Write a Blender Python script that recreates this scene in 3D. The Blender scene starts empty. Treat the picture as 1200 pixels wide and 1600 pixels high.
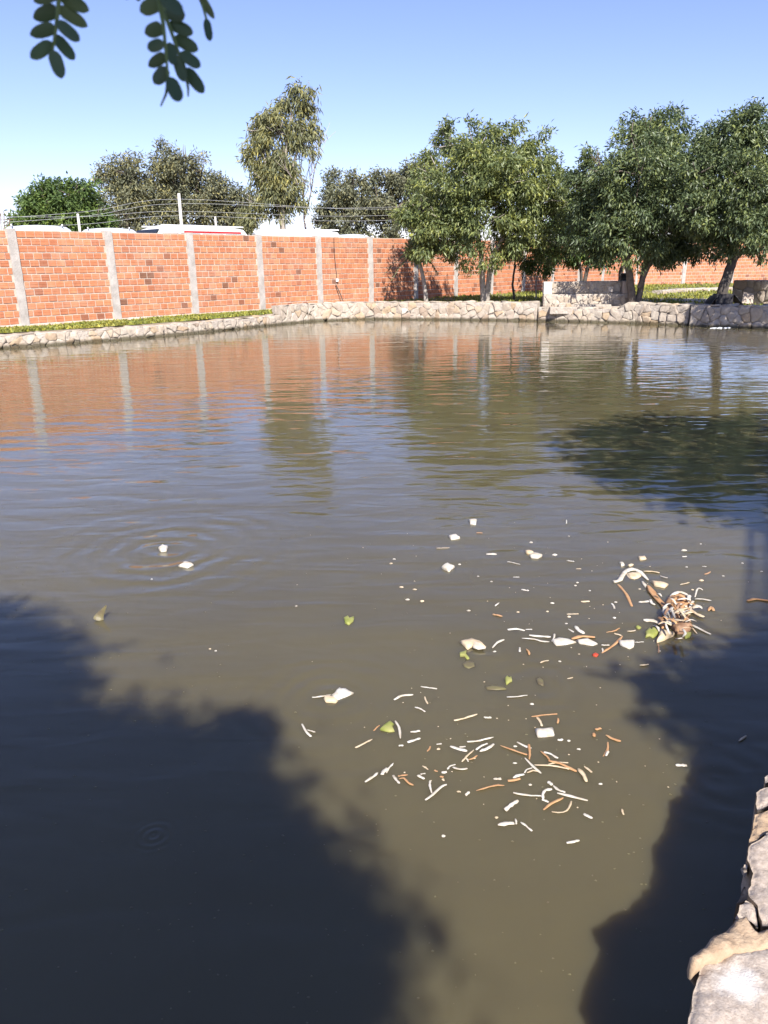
import bpy, math, random
import numpy as np
from mathutils import Vector, Matrix

# ------------------------------------------------------------------ camera
F_PX, PITCH, ROLL, EYE = 1174.3, 0.317314, -0.0147708, 1.85
scene = bpy.context.scene
COL = scene.collection
R_ = Vector((1, 0, 0)); U_ = Vector((0, math.sin(PITCH), math.cos(PITCH))); B_ = Vector((0, -math.cos(PITCH), math.sin(PITCH)))
cr, sr = math.cos(ROLL), math.sin(ROLL)
cam_data = bpy.data.cameras.new('camera')
cam = bpy.data.objects.new('camera', cam_data); COL.objects.link(cam)
cx = R_ * cr + U_ * sr; cy = R_ * -sr + U_ * cr
m = Matrix((cx, cy, B_)).transposed().to_4x4(); m.translation = (0, 0, EYE)
cam.matrix_world = m
cam_data.sensor_fit = 'HORIZONTAL'; cam_data.sensor_width = 36.0
cam_data.lens = 36.0 * F_PX / 1200.0
cam_data.clip_start = 0.05; cam_data.clip_end = 3000
cam_data.dof.use_dof = True; cam_data.dof.focus_distance = 14.0; cam_data.dof.aperture_fstop = 22.0
scene.camera = cam

# ------------------------------------------------------------------ light
SUN_EL = math.radians(40.5)
SH = Vector((-0.2, 0.98, 0)).normalized()          # the way shadows fall on the ground
SH_LEN = 1 / math.tan(SUN_EL)
to_sun = Vector((-SH.x * math.cos(SUN_EL), -SH.y * math.cos(SUN_EL), math.sin(SUN_EL)))
world = bpy.data.worlds.new('World'); scene.world = world; world.use_nodes = True
wn = world.node_tree.nodes; wl = world.node_tree.links; wn.clear()
sky = wn.new('ShaderNodeTexSky'); sky.sky_type = 'NISHITA'; sky.sun_disc = False
sky.sun_elevation = SUN_EL; sky.sun_rotation = math.atan2(to_sun.x, to_sun.y)
sky.altitude = 300; sky.air_density = 1.0; sky.dust_density = 0.25; sky.ozone_density = 3.0
bg = wn.new('ShaderNodeBackground'); bg.inputs['Strength'].default_value = 0.097
wo = wn.new('ShaderNodeOutputWorld')
tint = wn.new('ShaderNodeMix'); tint.data_type = 'RGBA'; tint.blend_type = 'MULTIPLY'; tint.inputs['Factor'].default_value = 1.0
tint.inputs['B'].default_value = (1.04, .91, 1.10, 1)
wl.new(sky.outputs[0], tint.inputs['A']); wl.new(tint.outputs['Result'], bg.inputs[0]); wl.new(bg.outputs[0], wo.inputs[0])
sun_d = bpy.data.lights.new('sun', 'SUN'); sun_d.energy = 5.0; sun_d.angle = math.radians(0.55); sun_d.color = (1.0, 0.955, 0.89)
sun = bpy.data.objects.new('sun', sun_d); COL.objects.link(sun)
sun.rotation_euler = to_sun.to_track_quat('Z', 'Y').to_euler()
vs = scene.view_settings
vs.view_transform = 'Standard'; vs.look = 'None'; vs.exposure = 0.9; vs.gamma = 1.0; vs.use_curve_mapping = False
scene.cycles.max_bounces = 5; scene.cycles.diffuse_bounces = 3; scene.cycles.glossy_bounces = 3; scene.cycles.transparent_max_bounces = 8
scene.cycles.use_denoising = True

# ------------------------------------------------------------------ helpers
def ray(X, Y):
    a, b = (X - 600) / F_PX, (Y - 800) / F_PX
    u = cr * a + sr * b; v = -sr * a + cr * b
    return np.array([u, math.cos(PITCH) - v * math.sin(PITCH), -math.sin(PITCH) - v * math.cos(PITCH)])
def at_z(X, Y, z=0.0):
    d = ray(X, Y); return d * ((z - EYE) / d[2]) + np.array([0, 0, EYE])
def at_y(X, Y, y):
    d = ray(X, Y); return d * (y / d[1]) + np.array([0, 0, EYE])
def px_size(p):            # metres per photo pixel at a place
    d = p - np.array([0, 0, EYE]); f = d[1] * math.cos(PITCH) - d[2] * math.sin(PITCH); return f / F_PX

def tag(o, label=None, cat=None, group=None, kind=None):
    if label: o['label'] = label
    if cat: o['category'] = cat
    if group: o['group'] = group
    if kind: o['kind'] = kind
    return o
def empty(name, loc, rz=0.0):
    o = bpy.data.objects.new(name, None); COL.objects.link(o)
    o.location = loc; o.rotation_euler = (0, 0, rz); o.empty_display_size = 0.2
    return o
def link(name, me, mat=None, parent=None):
    o = bpy.data.objects.new(name, me); COL.objects.link(o)
    if mat is not None and not me.materials: me.materials.append(mat)
    if parent is not None: o.parent = parent
    return o
class MB:
    def __init__(s): s.v = []; s.f = []; s.t = []; s.n = 0
    def add(s, v, f, tone=0.0):
        v = np.asarray(v, float).reshape(-1, 3)
        s.v.append(v); s.f.extend([[i + s.n for i in q] for q in f]); s.t.append(np.full(len(v), tone)); s.n += len(v)
    def mesh(s, name, smooth=False):
        me = bpy.data.meshes.new(name)
        V = np.concatenate(s.v); me.from_pydata(V.tolist(), [], s.f)
        a = me.attributes.new('tone', 'FLOAT', 'POINT'); a.data.foreach_set('value', np.concatenate(s.t).astype(np.float32))
        if smooth: me.polygons.foreach_set('use_smooth', [True] * len(me.polygons))
        me.update(); return me
    def build(s, name, mat, parent=None, smooth=False):
        return link(name, s.mesh(name, smooth), mat, parent)
def box(x0, x1, y0, y1, z0, z1):
    v = [(x, y, z) for z in (z0, z1) for y in (y0, y1) for x in (x0, x1)]
    return v, [(0, 2, 3, 1), (4, 5, 7, 6), (0, 1, 5, 4), (2, 6, 7, 3), (0, 4, 6, 2), (1, 3, 7, 5)]
def bevel_box(x0, x1, y0, y1, z0, z1, b):
    v = []
    for z, i in ((z0, b), (z0 + b, 0), (z1 - b, 0), (z1, b)):
        a = i
        v += [(x0 + a + b * (a == 0), y0 + a, z), (x1 - a - b * (a == 0), y0 + a, z), (x1 - a, y0 + a + b * (a == 0), z), (x1 - a, y1 - a - b * (a == 0), z),
              (x1 - a - b * (a == 0), y1 - a, z), (x0 + a + b * (a == 0), y1 - a, z), (x0 + a, y1 - a - b * (a == 0), z), (x0 + a, y0 + a + b * (a == 0), z)]
    f = [tuple(range(7, -1, -1)), tuple(range(24, 32))]
    for r in range(3):
        for k in range(8):
            f.append((r * 8 + k, r * 8 + (k + 1) % 8, r * 8 + 8 + (k + 1) % 8, r * 8 + 8 + k))
    return v, f
def tube(pts, rad, n=7, flat=1.0, upv=None, cap=True):
    pts = [np.asarray(p, float) for p in pts]; k = len(pts)
    if not hasattr(rad, '__len__'): rad = [rad] * k
    v = []; prev = None
    for i in range(k):
        t = pts[min(i + 1, k - 1)] - pts[max(i - 1, 0)]; t = t / (np.linalg.norm(t) + 1e-9)
        ref = np.array(upv, float) if upv is not None else (prev if prev is not None else np.array([0.31, 0.17, 0.93]) if abs(t[2]) < .9 else np.array([1., 0, 0]))
        a = np.cross(t, ref); a /= np.linalg.norm(a) + 1e-9
        b = np.cross(a, t)
        if upv is None: prev = b
        for j in range(n):
            w = 2 * math.pi * j / n
            v.append(pts[i] + rad[i] * (math.cos(w) * a + flat * math.sin(w) * b))
    f = []
    for i in range(k - 1):
        for j in range(n):
            f.append((i * n + j, i * n + (j + 1) % n, (i + 1) * n + (j + 1) % n, (i + 1) * n + j))
    if cap: f.append(tuple(range(n - 1, -1, -1))); f.append(tuple(range((k - 1) * n, k * n)))
    return v, f
def smooth_path(pts, per=4):
    pts = [np.asarray(p, float) for p in pts]; out = []
    P = [2 * pts[0] - pts[1]] + pts + [2 * pts[-1] - pts[-2]]
    for i in range(1, len(P) - 2):
        for k in range(per):
            t = k / per
            a, b, c, d = P[i - 1], P[i], P[i + 1], P[i + 2]
            out.append(.5 * ((2 * b) + (c - a) * t + (2 * a - 5 * b + 4 * c - d) * t * t + (3 * b - a - 3 * c + d) * t ** 3))
    out.append(pts[-1]); return out

# ------------------------------------------------------------------ materials
def mat(name, base, rough=.8, var=None, vscale=8.0, bump=0.0, bscale=40.0, tone=None, spec=.4, coord='Object', detail=5.0, rnd=None, trans=0.0, stain=None, wet=False):
    """base mottled towards var by noise; tone = colour for attribute 'tone' + object random"""
    M = bpy.data.materials.new(name); M.use_nodes = True
    N = M.node_tree.nodes; L = M.node_tree.links; P = N['Principled BSDF']
    P.inputs['Roughness'].default_value = rough; P.inputs['Specular IOR Level'].default_value = spec
    tc = N.new('ShaderNodeTexCoord'); out = None
    if coord == 'World':
        g = N.new('ShaderNodeNewGeometry'); vec = g.outputs['Position']
    else: vec = tc.outputs[coord]
    rgb = N.new('ShaderNodeRGB'); rgb.outputs[0].default_value = (*base, 1); col = rgb.outputs[0]
    if var is not None:
        n = N.new('ShaderNodeTexNoise'); n.inputs['Scale'].default_value = vscale; n.inputs['Detail'].default_value = detail; n.inputs['Roughness'].default_value = .6
        L.new(vec, n.inputs['Vector'])
        rp = N.new('ShaderNodeMapRange'); rp.inputs[1].default_value = .36; rp.inputs[2].default_value = .66; L.new(n.outputs[0], rp.inputs[0])
        mx = N.new('ShaderNodeMix'); mx.data_type = 'RGBA'; L.new(rp.outputs[0], mx.inputs['Factor']); L.new(col, mx.inputs['A']); mx.inputs['B'].default_value = (*var, 1); col = mx.outputs['Result']
    if stain is not None:              # broad blotches of lime bloom
        n = N.new('ShaderNodeTexNoise'); n.inputs['Scale'].default_value = 1.3; n.inputs['Detail'].default_value = 7; n.inputs['Roughness'].default_value = .7; L.new(vec, n.inputs['Vector'])
        rp = N.new('ShaderNodeMapRange'); rp.inputs[1].default_value = .48; rp.inputs[2].default_value = .75; rp.inputs[4].default_value = .45; L.new(n.outputs[0], rp.inputs[0])
        mx = N.new('ShaderNodeMix'); mx.data_type = 'RGBA'; L.new(rp.outputs[0], mx.inputs['Factor']); L.new(col, mx.inputs['A']); mx.inputs['B'].default_value = (*stain, 1); col = mx.outputs['Result']
    if wet:                            # slimy tide line at the water
        gz_ = N.new('ShaderNodeNewGeometry'); sz = N.new('ShaderNodeSeparateXYZ'); L.new(gz_.outputs['Position'], sz.inputs[0])
        n = N.new('ShaderNodeTexNoise'); n.inputs['Scale'].default_value = 6; n.inputs['Detail'].default_value = 4; L.new(vec, n.inputs['Vector'])
        ma = N.new('ShaderNodeMath'); ma.operation = 'MULTIPLY_ADD'; L.new(n.outputs[0], ma.inputs[0]); ma.inputs[1].default_value = -.12; L.new(sz.outputs['Z'], ma.inputs[2])
        rp = N.new('ShaderNodeMapRange'); rp.inputs[1].default_value = -.02; rp.inputs[2].default_value = .05; rp.inputs[3].default_value = 1; rp.inputs[4].default_value = 0; L.new(ma.outputs[0], rp.inputs[0])
        mx = N.new('ShaderNodeMix'); mx.data_type = 'RGBA'; L.new(rp.outputs[0], mx.inputs['Factor']); L.new(col, mx.inputs['A']); mx.inputs['B'].default_value = (.10, .085, .055, 1); col = mx.outputs['Result']
    if tone is not None:
        at = N.new('ShaderNodeAttribute'); at.attribute_name = 'tone'
        oi = N.new('ShaderNodeObjectInfo')
        fac = at.outputs['Fac']
        if rnd:                        # object random too
            ma = N.new('ShaderNodeMath'); ma.operation = 'MULTIPLY'; L.new(oi.outputs['Random'], ma.inputs[0]); ma.inputs[1].default_value = rnd
            ad = N.new('ShaderNodeMath'); ad.operation = 'ADD'; L.new(ma.outputs[0], ad.inputs[0]); L.new(fac, ad.inputs[1]); fac = ad.outputs[0]
        cr_ = N.new('ShaderNodeValToRGB'); els = cr_.color_ramp.elements
        for i, (pos, c) in enumerate(tone):
            e = els[i] if i < 2 else els.new(pos)
            e.position = pos; e.color = (*c, 1)
        L.new(fac, cr_.inputs[0])
        mx = N.new('ShaderNodeMix'); mx.data_type = 'RGBA'; mx.blend_type = 'MULTIPLY'; mx.inputs['Factor'].default_value = 1.0
        L.new(col, mx.inputs['A']); L.new(cr_.outputs[0], mx.inputs['B']); col = mx.outputs['Result']
    L.new(col, P.inputs['Base Color'])
    if bump:
        n = N.new('ShaderNodeTexNoise'); n.inputs['Scale'].default_value = bscale; n.inputs['Detail'].default_value = 6; n.inputs['Roughness'].default_value = .65
        L.new(vec, n.inputs['Vector'])
        b = N.new('ShaderNodeBump'); b.inputs['Strength'].default_value = 1.0; b.inputs['Distance'].default_value = bump
        L.new(n.outputs[0], b.inputs['Height']); L.new(b.outputs[0], P.inputs['Normal'])
    if trans > 0:
        t = N.new('ShaderNodeBsdfTranslucent'); L.new(col, t.inputs['Color'])
        ms = N.new('ShaderNodeMixShader'); ms.inputs[0].default_value = trans
        L.new(P.outputs[0], ms.inputs[1]); L.new(t.outputs[0], ms.inputs[2]); L.new(ms.outputs[0], N['Material Output'].inputs[0])
    return M
W3 = (1, 1, 1)
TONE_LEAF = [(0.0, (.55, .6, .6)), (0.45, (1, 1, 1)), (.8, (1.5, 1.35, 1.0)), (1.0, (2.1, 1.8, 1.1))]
M = {}
M['brick'] = mat('brick_clay', (.50, .205, .100), .88, (.43, .16, .078), 7, .005, 50, rnd=1.0, stain=(.56, .38, .28),
    tone=[(0, (.95, .95, .97)), (.2, (1.15, 1.12, 1.08)), (.4, (.84, .80, .82)), (.55, (1.05, 1.16, 1.2)), (.72, (.9, .84, .82)), (.85, (1.18, 1.22, 1.2)), (.945, (.9, .84, .86)), (.97, (.6, .58, .64)), (1.0, (.42, .5, .6))], coord='World')
M['brickwork'] = mat('brickwork_clay', (.50, .205, .100), .88, (.43, .16, .078), 7, .005, 50, stain=(.56, .38, .28),
    tone=[(0, (.95, .95, .97)), (.2, (1.15, 1.12, 1.08)), (.4, (.84, .80, .82)), (.55, (1.05, 1.16, 1.2)), (.72, (.9, .84, .82)), (.85, (1.18, 1.22, 1.2)), (.945, (.9, .84, .86)), (.97, (.6, .58, .64)), (1.0, (.42, .5, .6))], coord='World')
M['mortar'] = mat('mortar', (.54, .45, .375), .95, (.47, .355, .28), 5, .012, 35, coord='World')
M['concrete'] = mat('pillar_concrete', (.46, .42, .38), .9, (.33, .30, .27), 4, .01, 25, coord='World')
M['stone'] = mat('bank_stone', (.45, .39, .32), .95, (.34, .285, .23), 7, .03, 14, rnd=1.0, wet=True,
    tone=[(0, (1, 1, 1)), (.25, (1.12, 1.12, 1.1)), (.5, (.90, .87, .85)), (.75, (1.06, 1.02, .96)), (.90, (1.02, .88, .70)), (.96, (.78, .70, .66)), (1.0, (1.4, 1.42, 1.44))], coord='World')
M['bank_mortar'] = mat('bank_mortar', (.48, .42, .355), .95, (.37, .315, .26), 7, .05, 14, wet=True, coord='World')
M['near_stone'] = mat('near_stone', (.48, .395, .325), .95, (.34, .27, .215), 95, .003, 230, coord='World', detail=9)
M['near_brown'] = mat('near_brown_stone', (.47, .345, .23), .95, (.34, .235, .15), 22, .006, 90, coord='World', detail=8)
M['near_pale'] = mat('near_pale_stone', (.50, .42, .35), .95, (.36, .29, .235), 110, .003, 230, coord='World', detail=9)
M['whitewash'] = mat('whitewash', (.72, .69, .63), .9, (.6, .56, .5), 6, .004, 50, coord='World')
M['dirt'] = mat('dirt', (.30, .24, .175), .95, (.20, .165, .11), .8, .03, 6, coord='World')
M['path'] = mat('path_sand', (.42, .35, .27), .95, (.34, .28, .21), 2, .01, 30, coord='World')
M['lawn'] = mat('lawn_soil', (.12, .13, .045), .95, (.20, .17, .09), 1.5, .03, 12, coord='World')
M['grass'] = mat('grass_blades', (.17, .21, .045), .6, (.27, .265, .065), 1.1, tone=TONE_LEAF, coord='World', trans=.25)
M['bark'] = mat('bark', (.20, .165, .135), .95, (.12, .095, .075), 10, .02, 30, coord='World')
M['bark_pale'] = mat('bark_pale', (.40, .355, .31), .9, (.27, .23, .19), 6, .01, 30, coord='World')
M['bark_dark'] = mat('bark_dark', (.105, .088, .075), .95, (.065, .055, .047), 8, .02, 30, coord='World')
M['leaf_olive'] = mat('leaf_olive', (.168, .205, .080), .42, None, tone=TONE_LEAF, trans=.32, spec=.5)
M['leaf_deep'] = mat('leaf_deep', (.125, .165, .076), .40, None, tone=TONE_LEAF, trans=.3, spec=.5)
M['leaf_green'] = mat('leaf_green', (.095, .150, .042), .55, None, tone=TONE_LEAF, trans=.22)
M['leaf_grey'] = mat('leaf_grey', (.185, .190, .115), .6, None, tone=TONE_LEAF, trans=.2)
M['leaf_euc'] = mat('leaf_eucalyptus', (.205, .212, .105), .5, None, tone=TONE_LEAF, trans=.25)
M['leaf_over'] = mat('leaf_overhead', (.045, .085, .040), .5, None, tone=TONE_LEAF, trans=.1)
M['bare'] = mat('bare_wood', (.50, .42, .37), .9, (.4, .33, .28), 10, coord='World')
M['white_paint'] = mat('white_paint', (.72, .72, .72), .35, (.66, .66, .65), 3, spec=.5)
M['glass'] = mat('dark_glass', (.02, .022, .025), .08, spec=.6)
M['rubber'] = mat('rubber', (.02, .02, .02), .8)
M['red'] = mat('red_paint', (.45, .03, .03), .4)
M['steel'] = mat('galvanised_steel', (.5, .5, .5), .5, (.4, .4, .4), 20)
M['rust'] = mat('rusty_rebar', (.14, .09, .06), .8, (.2, .11, .06), 20)
M['black'] = mat('black_plastic', (.018, .018, .02), .6, (.03, .03, .03), 10)
M['planter'] = mat('planter_slate', (.022, .022, .026), .8, (.045, .04, .042), 6, .01, 20, coord='World')
M['f_white'] = mat('scrap_white', (.62, .58, .50), .7, (.44, .37, .27), 22, coord='World')
M['f_cream'] = mat('scrap_cream', (.62, .50, .34), .65, (.50, .37, .22), 30, coord='World')
M['f_tan'] = mat('scrap_tan', (.50, .29, .14), .65, (.40, .20, .085), 25, coord='World')
M['f_brown'] = mat('scrap_brown', (.24, .13, .075), .75, (.34, .21, .13), 25, coord='World')
M['f_red'] = mat('scrap_red', (.48, .06, .03), .6, (.4, .05, .02), 20)
M['f_lime'] = mat('scrap_leaf', (.27, .30, .06), .6, (.38, .36, .13), 25, coord='World', trans=.2)
M['f_sunk'] = mat('scrap_soaked', (.16, .14, .06), .5, (.11, .085, .05), 18, coord='World')
M['foam'] = mat('foam', (.75, .76, .76), .8, (.6, .62, .62), 30, coord='World')

def water_material():
    W = bpy.data.materials.new('murky_water'); W.use_nodes = True
    N = W.node_tree.nodes; L = W.node_tree.links; P = N['Principled BSDF']
    P.inputs['Roughness'].default_value = .035; P.inputs['IOR'].default_value = 1.42
    P.inputs['Specular IOR Level'].default_value = .5
    P.inputs['Subsurface Weight'].default_value = 1.0; P.inputs['Subsurface Radius'].default_value = (.42, .34, .22); P.inputs['Subsurface Scale'].default_value = 1.0
    g = N.new('ShaderNodeNewGeometry'); pos = g.outputs['Position']
    def math_(op, a, b=None, c=None):
        n = N.new('ShaderNodeMath'); n.operation = op
        for i, x in enumerate((a, b, c)):
            if x is None: continue
            if isinstance(x, (int, float)): n.inputs[i].default_value = x
            else: L.new(x, n.inputs[i])
        return n.outputs[0]
    def noise(scale, sx=1, sy=1, rot=0, detail=2.0, rough=.5, dist=0.0, off=0):
        mp = N.new('ShaderNodeMapping'); mp.inputs['Rotation'].default_value = (0, 0, rot); mp.inputs['Scale'].default_value = (sx, sy, 1); mp.inputs['Location'].default_value = (off, off * .7, 0)
        L.new(pos, mp.inputs[0])
        n = N.new('ShaderNodeTexNoise'); n.inputs['Scale'].default_value = scale; n.inputs['Detail'].default_value = detail; n.inputs['Roughness'].default_value = rough; n.inputs['Distortion'].default_value = dist
        L.new(mp.outputs[0], n.inputs['Vector']); return n.outputs[0]
    # silt clouds in the water body
    n = noise(.55, detail=4)
    mr = N.new('ShaderNodeMapRange'); mr.inputs[1].default_value = .3; mr.inputs[2].default_value = .7; L.new(n, mr.inputs[0])
    mx = N.new('ShaderNodeMix'); mx.data_type = 'RGBA'; mx.inputs['A'].default_value = (.094, .078, .041, 1); mx.inputs['B'].default_value = (.116, .097, .051, 1)
    L.new(mr.outputs[0], mx.inputs['Factor']); L.new(mx.outputs['Result'], P.inputs['Base Color'])
    # wind ripples: long crests, several directions and sizes
    sep = N.new('ShaderNodeSeparateXYZ'); L.new(pos, sep.inputs[0])
    wind = N.new('ShaderNodeMapRange'); wind.inputs[1].default_value = 1.5; wind.inputs[2].default_value = 7.0; wind.inputs[3].default_value = .62; wind.inputs[4].default_value = 1.0
    L.new(sep.outputs['Y'], wind.inputs[0])
    patch = noise(.35, detail=2, off=3.1)
    pr = N.new('ShaderNodeMapRange'); pr.inputs[1].default_value = .3; pr.inputs[2].default_value = .7; pr.inputs[3].default_value = .6; pr.inputs[4].default_value = 1.25; L.new(patch, pr.inputs[0])
    calm = N.new('ShaderNodeMapRange'); calm.inputs[1].default_value = 8.0; calm.inputs[2].default_value = 22.0; calm.inputs[3].default_value = .74; calm.inputs[4].default_value = .36; L.new(sep.outputs['Y'], calm.inputs[0])
    amp = math_('MULTIPLY', math_('MULTIPLY', wind.outputs[0], pr.outputs[0]), calm.outputs[0])
    h = math_('MULTIPLY', noise(2.6, .30, 1, .08, 1.5, .45, .5), .0215)
    h = math_('MULTIPLY_ADD', noise(5.6, .34, 1, -.16, 1.5, .5, .6, 7), .0120, h)
    h = math_('MULTIPLY_ADD', noise(14, .42, 1, .2, 1.0, .5, .4, 13), .0016, h)
    h = math_('MULTIPLY', h, amp)
    wob = noise(3.2, detail=2, off=21); bn = noise(1.7, detail=2, off=31)
    brk = N.new('ShaderNodeMapRange'); brk.inputs[1].default_value = .36; brk.inputs[2].default_value = .62; brk.inputs[3].default_value = .45; brk.inputs[4].default_value = 1.3; L.new(bn, brk.inputs[0])
    # rings spreading from where something dropped or fed
    for (px, py, lam, A, R) in ((256, 862, .19, .0040, .72), (515, 1092, .10, .0016, .36), (240, 1305, .032, .0007, .07), (845, 1072, .12, .0009, .35), (1120, 1215, .12, .0009, .34)):
        c = at_z(px, py)
        dx = math_('SUBTRACT', sep.outputs['X'], float(c[0])); dy = math_('SUBTRACT', sep.outputs['Y'], float(c[1]))
        d = math_('SQRT', math_('ADD', math_('MULTIPLY', dx, dx), math_('MULTIPLY', dy, dy)))
        d2 = math_('MULTIPLY_ADD', wob, lam * 1.1, d); s = math_('SINE', math_('MULTIPLY', d2, 2 * math.pi / lam))
        e = math_('POWER', 2.718, math_('MULTIPLY', math_('POWER', math_('DIVIDE', d, R), 2.0), -1.2))
        h = math_('MULTIPLY_ADD', math_('MULTIPLY', math_('MULTIPLY', s, e), brk.outputs[0]), A, h)
    b = N.new('ShaderNodeBump'); b.inputs['Strength'].default_value = 1.0; b.inputs['Distance'].default_value = 1.0
    L.new(h, b.inputs['Height']); L.new(b.outputs[0], P.inputs['Normal'])
    return W
M['water'] = water_material()

# ------------------------------------------------------------------ ground, water
rng = np.random.default_rng(11); random.seed(11)
shore_px = [(0, 545), (100, 538), (200, 530), (300, 521.5), (420, 509), (490, 502), (567, 499), (660, 499.5), (765, 500.5), (860, 502), (980, 505), (1077, 509), (1140, 511), (1200, 513)]
FAR = [at_z(x, y)[:2] for x, y in shore_px]
NB0 = np.array([.61, 1.14]); NBD = np.array([.576, .817]); NBD /= np.linalg.norm(NBD); NBN = np.array([-NBD[1], NBD[0]])
POND = [np.array(p) for p in ([(-15.5, 8.5), (-13.4, 14.6)] + FAR + [(13.4, 19.6), (14.3, 17.0), (13.2, 14.6)])]
POND += [NB0 + NBD * t for t in (13.0, 11, 8, 5, 2.5, 1, 0, -1, -2.5, -5)] + [np.array(p) for p in ((-4.4, -5.0), (-8, -5.5), (-12.5, -3), (-15, 3))]
poly = np.array(POND)
def densify(P, step):
    out = []
    for i in range(len(P)):
        a, b = P[i], P[(i + 1) % len(P)]; n = max(1, int(np.linalg.norm(b - a) / step))
        for k in range(n): out.append(a + (b - a) * k / n)
    return np.array(out)
ring = densify(poly, .5)
cen = np.array([0.0, 9.5])
def ground_z(p):
    t = np.clip((p[1] - 6) / 8, 0, 1); u = np.clip((p[0] + 3.8) / 2.5, 0, 1); return .29 + (.045 + .085 * u) * t
mb = MB(); V = []; Fc = []
nr = len(ring); rings = []
lev = [(1.012, -.6), (1.012, None), (1.03, None), (1.08, None), (1.2, None), (1.5, None), (2.2, None), (4, None), (10, None), (40, None), (90, None)]
for s, z in lev:
    for p in ring:
        q = cen + (p - cen) * s
        zz = z if z is not None else ground_z(q) + (0 if s > 3 else .015 * math.sin(q[0] * 1.7 + q[1] * 1.1))
        V.append((q[0], q[1], zz))
for k in range(len(lev) - 1):
    for i in range(nr):
        j = (i + 1) % nr; Fc.append((k * nr + i, k * nr + j, (k + 1) * nr + j, (k + 1) * nr + i))
mb.add(V, Fc); g = mb.build('ground', M['dirt'], smooth=False); g['kind'] = 'structure'
mb = MB(); mb.add(*box(-21, 21, -9, 34, -1.6, 0.0))
w = mb.build('pond_water', M['water']); w['kind'] = 'structure'

# ------------------------------------------------------------------ stones
def voronoi(s0, s1, z0, z1, size, rg, asp=1.0):
    nx = max(1, round((s1 - s0) / (size * asp))); nz = max(1, round((z1 - z0) / size)); seeds = []
    dx, dz = (s1 - s0) / nx, (z1 - z0) / nz
    for j in range(nz):
        for i in range(nx):
            seeds.append((s0 + (i + .5 + rg.uniform(-.62, .62) + .25 * (j % 2)) * dx, z0 + (j + .5 + rg.uniform(-.5, .5)) * dz))
    S = np.array(seeds); cells = []
    for k, c in enumerate(S):
        P = [np.array(q) for q in ((s0, z0), (s1, z0), (s1, z1), (s0, z1))]
        d = np.hypot(*(S - c).T); idx = np.argsort(d)[1:14]
        for n in idx:
            mid = (S[n] + c) / 2; nn = S[n] - c; out = []
            for a, b in zip(P, P[1:] + P[:1]):
                da, db = (a - mid) @ nn, (b - mid) @ nn
                if da <= 0: out.append(a)
                if (da < 0) != (db < 0) and da != db: out.append(a + (b - a) * da / (da - db))
            P = out
            if len(P) < 3: break
        if len(P) >= 3: cells.append((c, P))
    return cells
def stone_mesh(name, cell, to3, gap, depth, rg, sub=True):
    c, P = cell; c = np.mean(P, axis=0)
    Q = []
    for a, b in zip(P, P[1:] + P[:1]):
        if np.linalg.norm(b - a) > .05: Q += [a, (a + b) / 2]
        elif np.linalg.norm(b - a) > .012: Q.append(a)
    if len(Q) < 3: return None
    Q = [q + rg.normal(0, .012, 2) for q in Q]; gap = gap * rg.uniform(.4, 1.9); depth = depth * rg.uniform(.35, 1.25)
    n = len(Q); V = []
    tilt = rg.uniform(-.12, .12, 2); size = max(np.linalg.norm(q - c) for q in Q)
    for sc, dp in ((1, -.02), (1, .55), (.72, 1.0)):
        for q in Q:
            d = q - c; L = np.linalg.norm(d) + 1e-9
            q2 = c + d * max(.3, (L - gap) / L) * sc
            V.append(to3(q2[0], q2[1], depth * (dp + (rg.uniform(-.15, .15) if dp > 0 else 0)) + (d @ tilt) * (dp > 0)))
    V.append(to3(c[0], c[1], depth * (1.08 + rg.uniform(-.1, .1))))
    Fq = []
    for r in range(2):
        for k in range(n): Fq.append((r * n + k, r * n + (k + 1) % n, (r + 1) * n + (k + 1) % n, (r + 1) * n + k))
    for k in range(n): Fq.append((2 * n + k, 2 * n + (k + 1) % n, 3 * n))
    mb = MB(); mb.add(V, Fq); return mb.mesh(name, True)
def path_fn(pts):
    P = np.array(pts); seg = np.linalg.norm(np.diff(P, axis=0), axis=1); cum = np.concatenate([[0], np.cumsum(seg)])
    def f(s):
        s = min(max(s, 0), cum[-1] - 1e-6); i = min(np.searchsorted(cum, s, side='right') - 1, len(seg) - 1)
        t = (s - cum[i]) / seg[i]; p = P[i] * (1 - t) + P[i + 1] * t
        d = (P[i + 1] - P[i]) / seg[i]; return p, np.array([d[1], -d[0]])      # right-hand normal
    return f, cum[-1]
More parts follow.
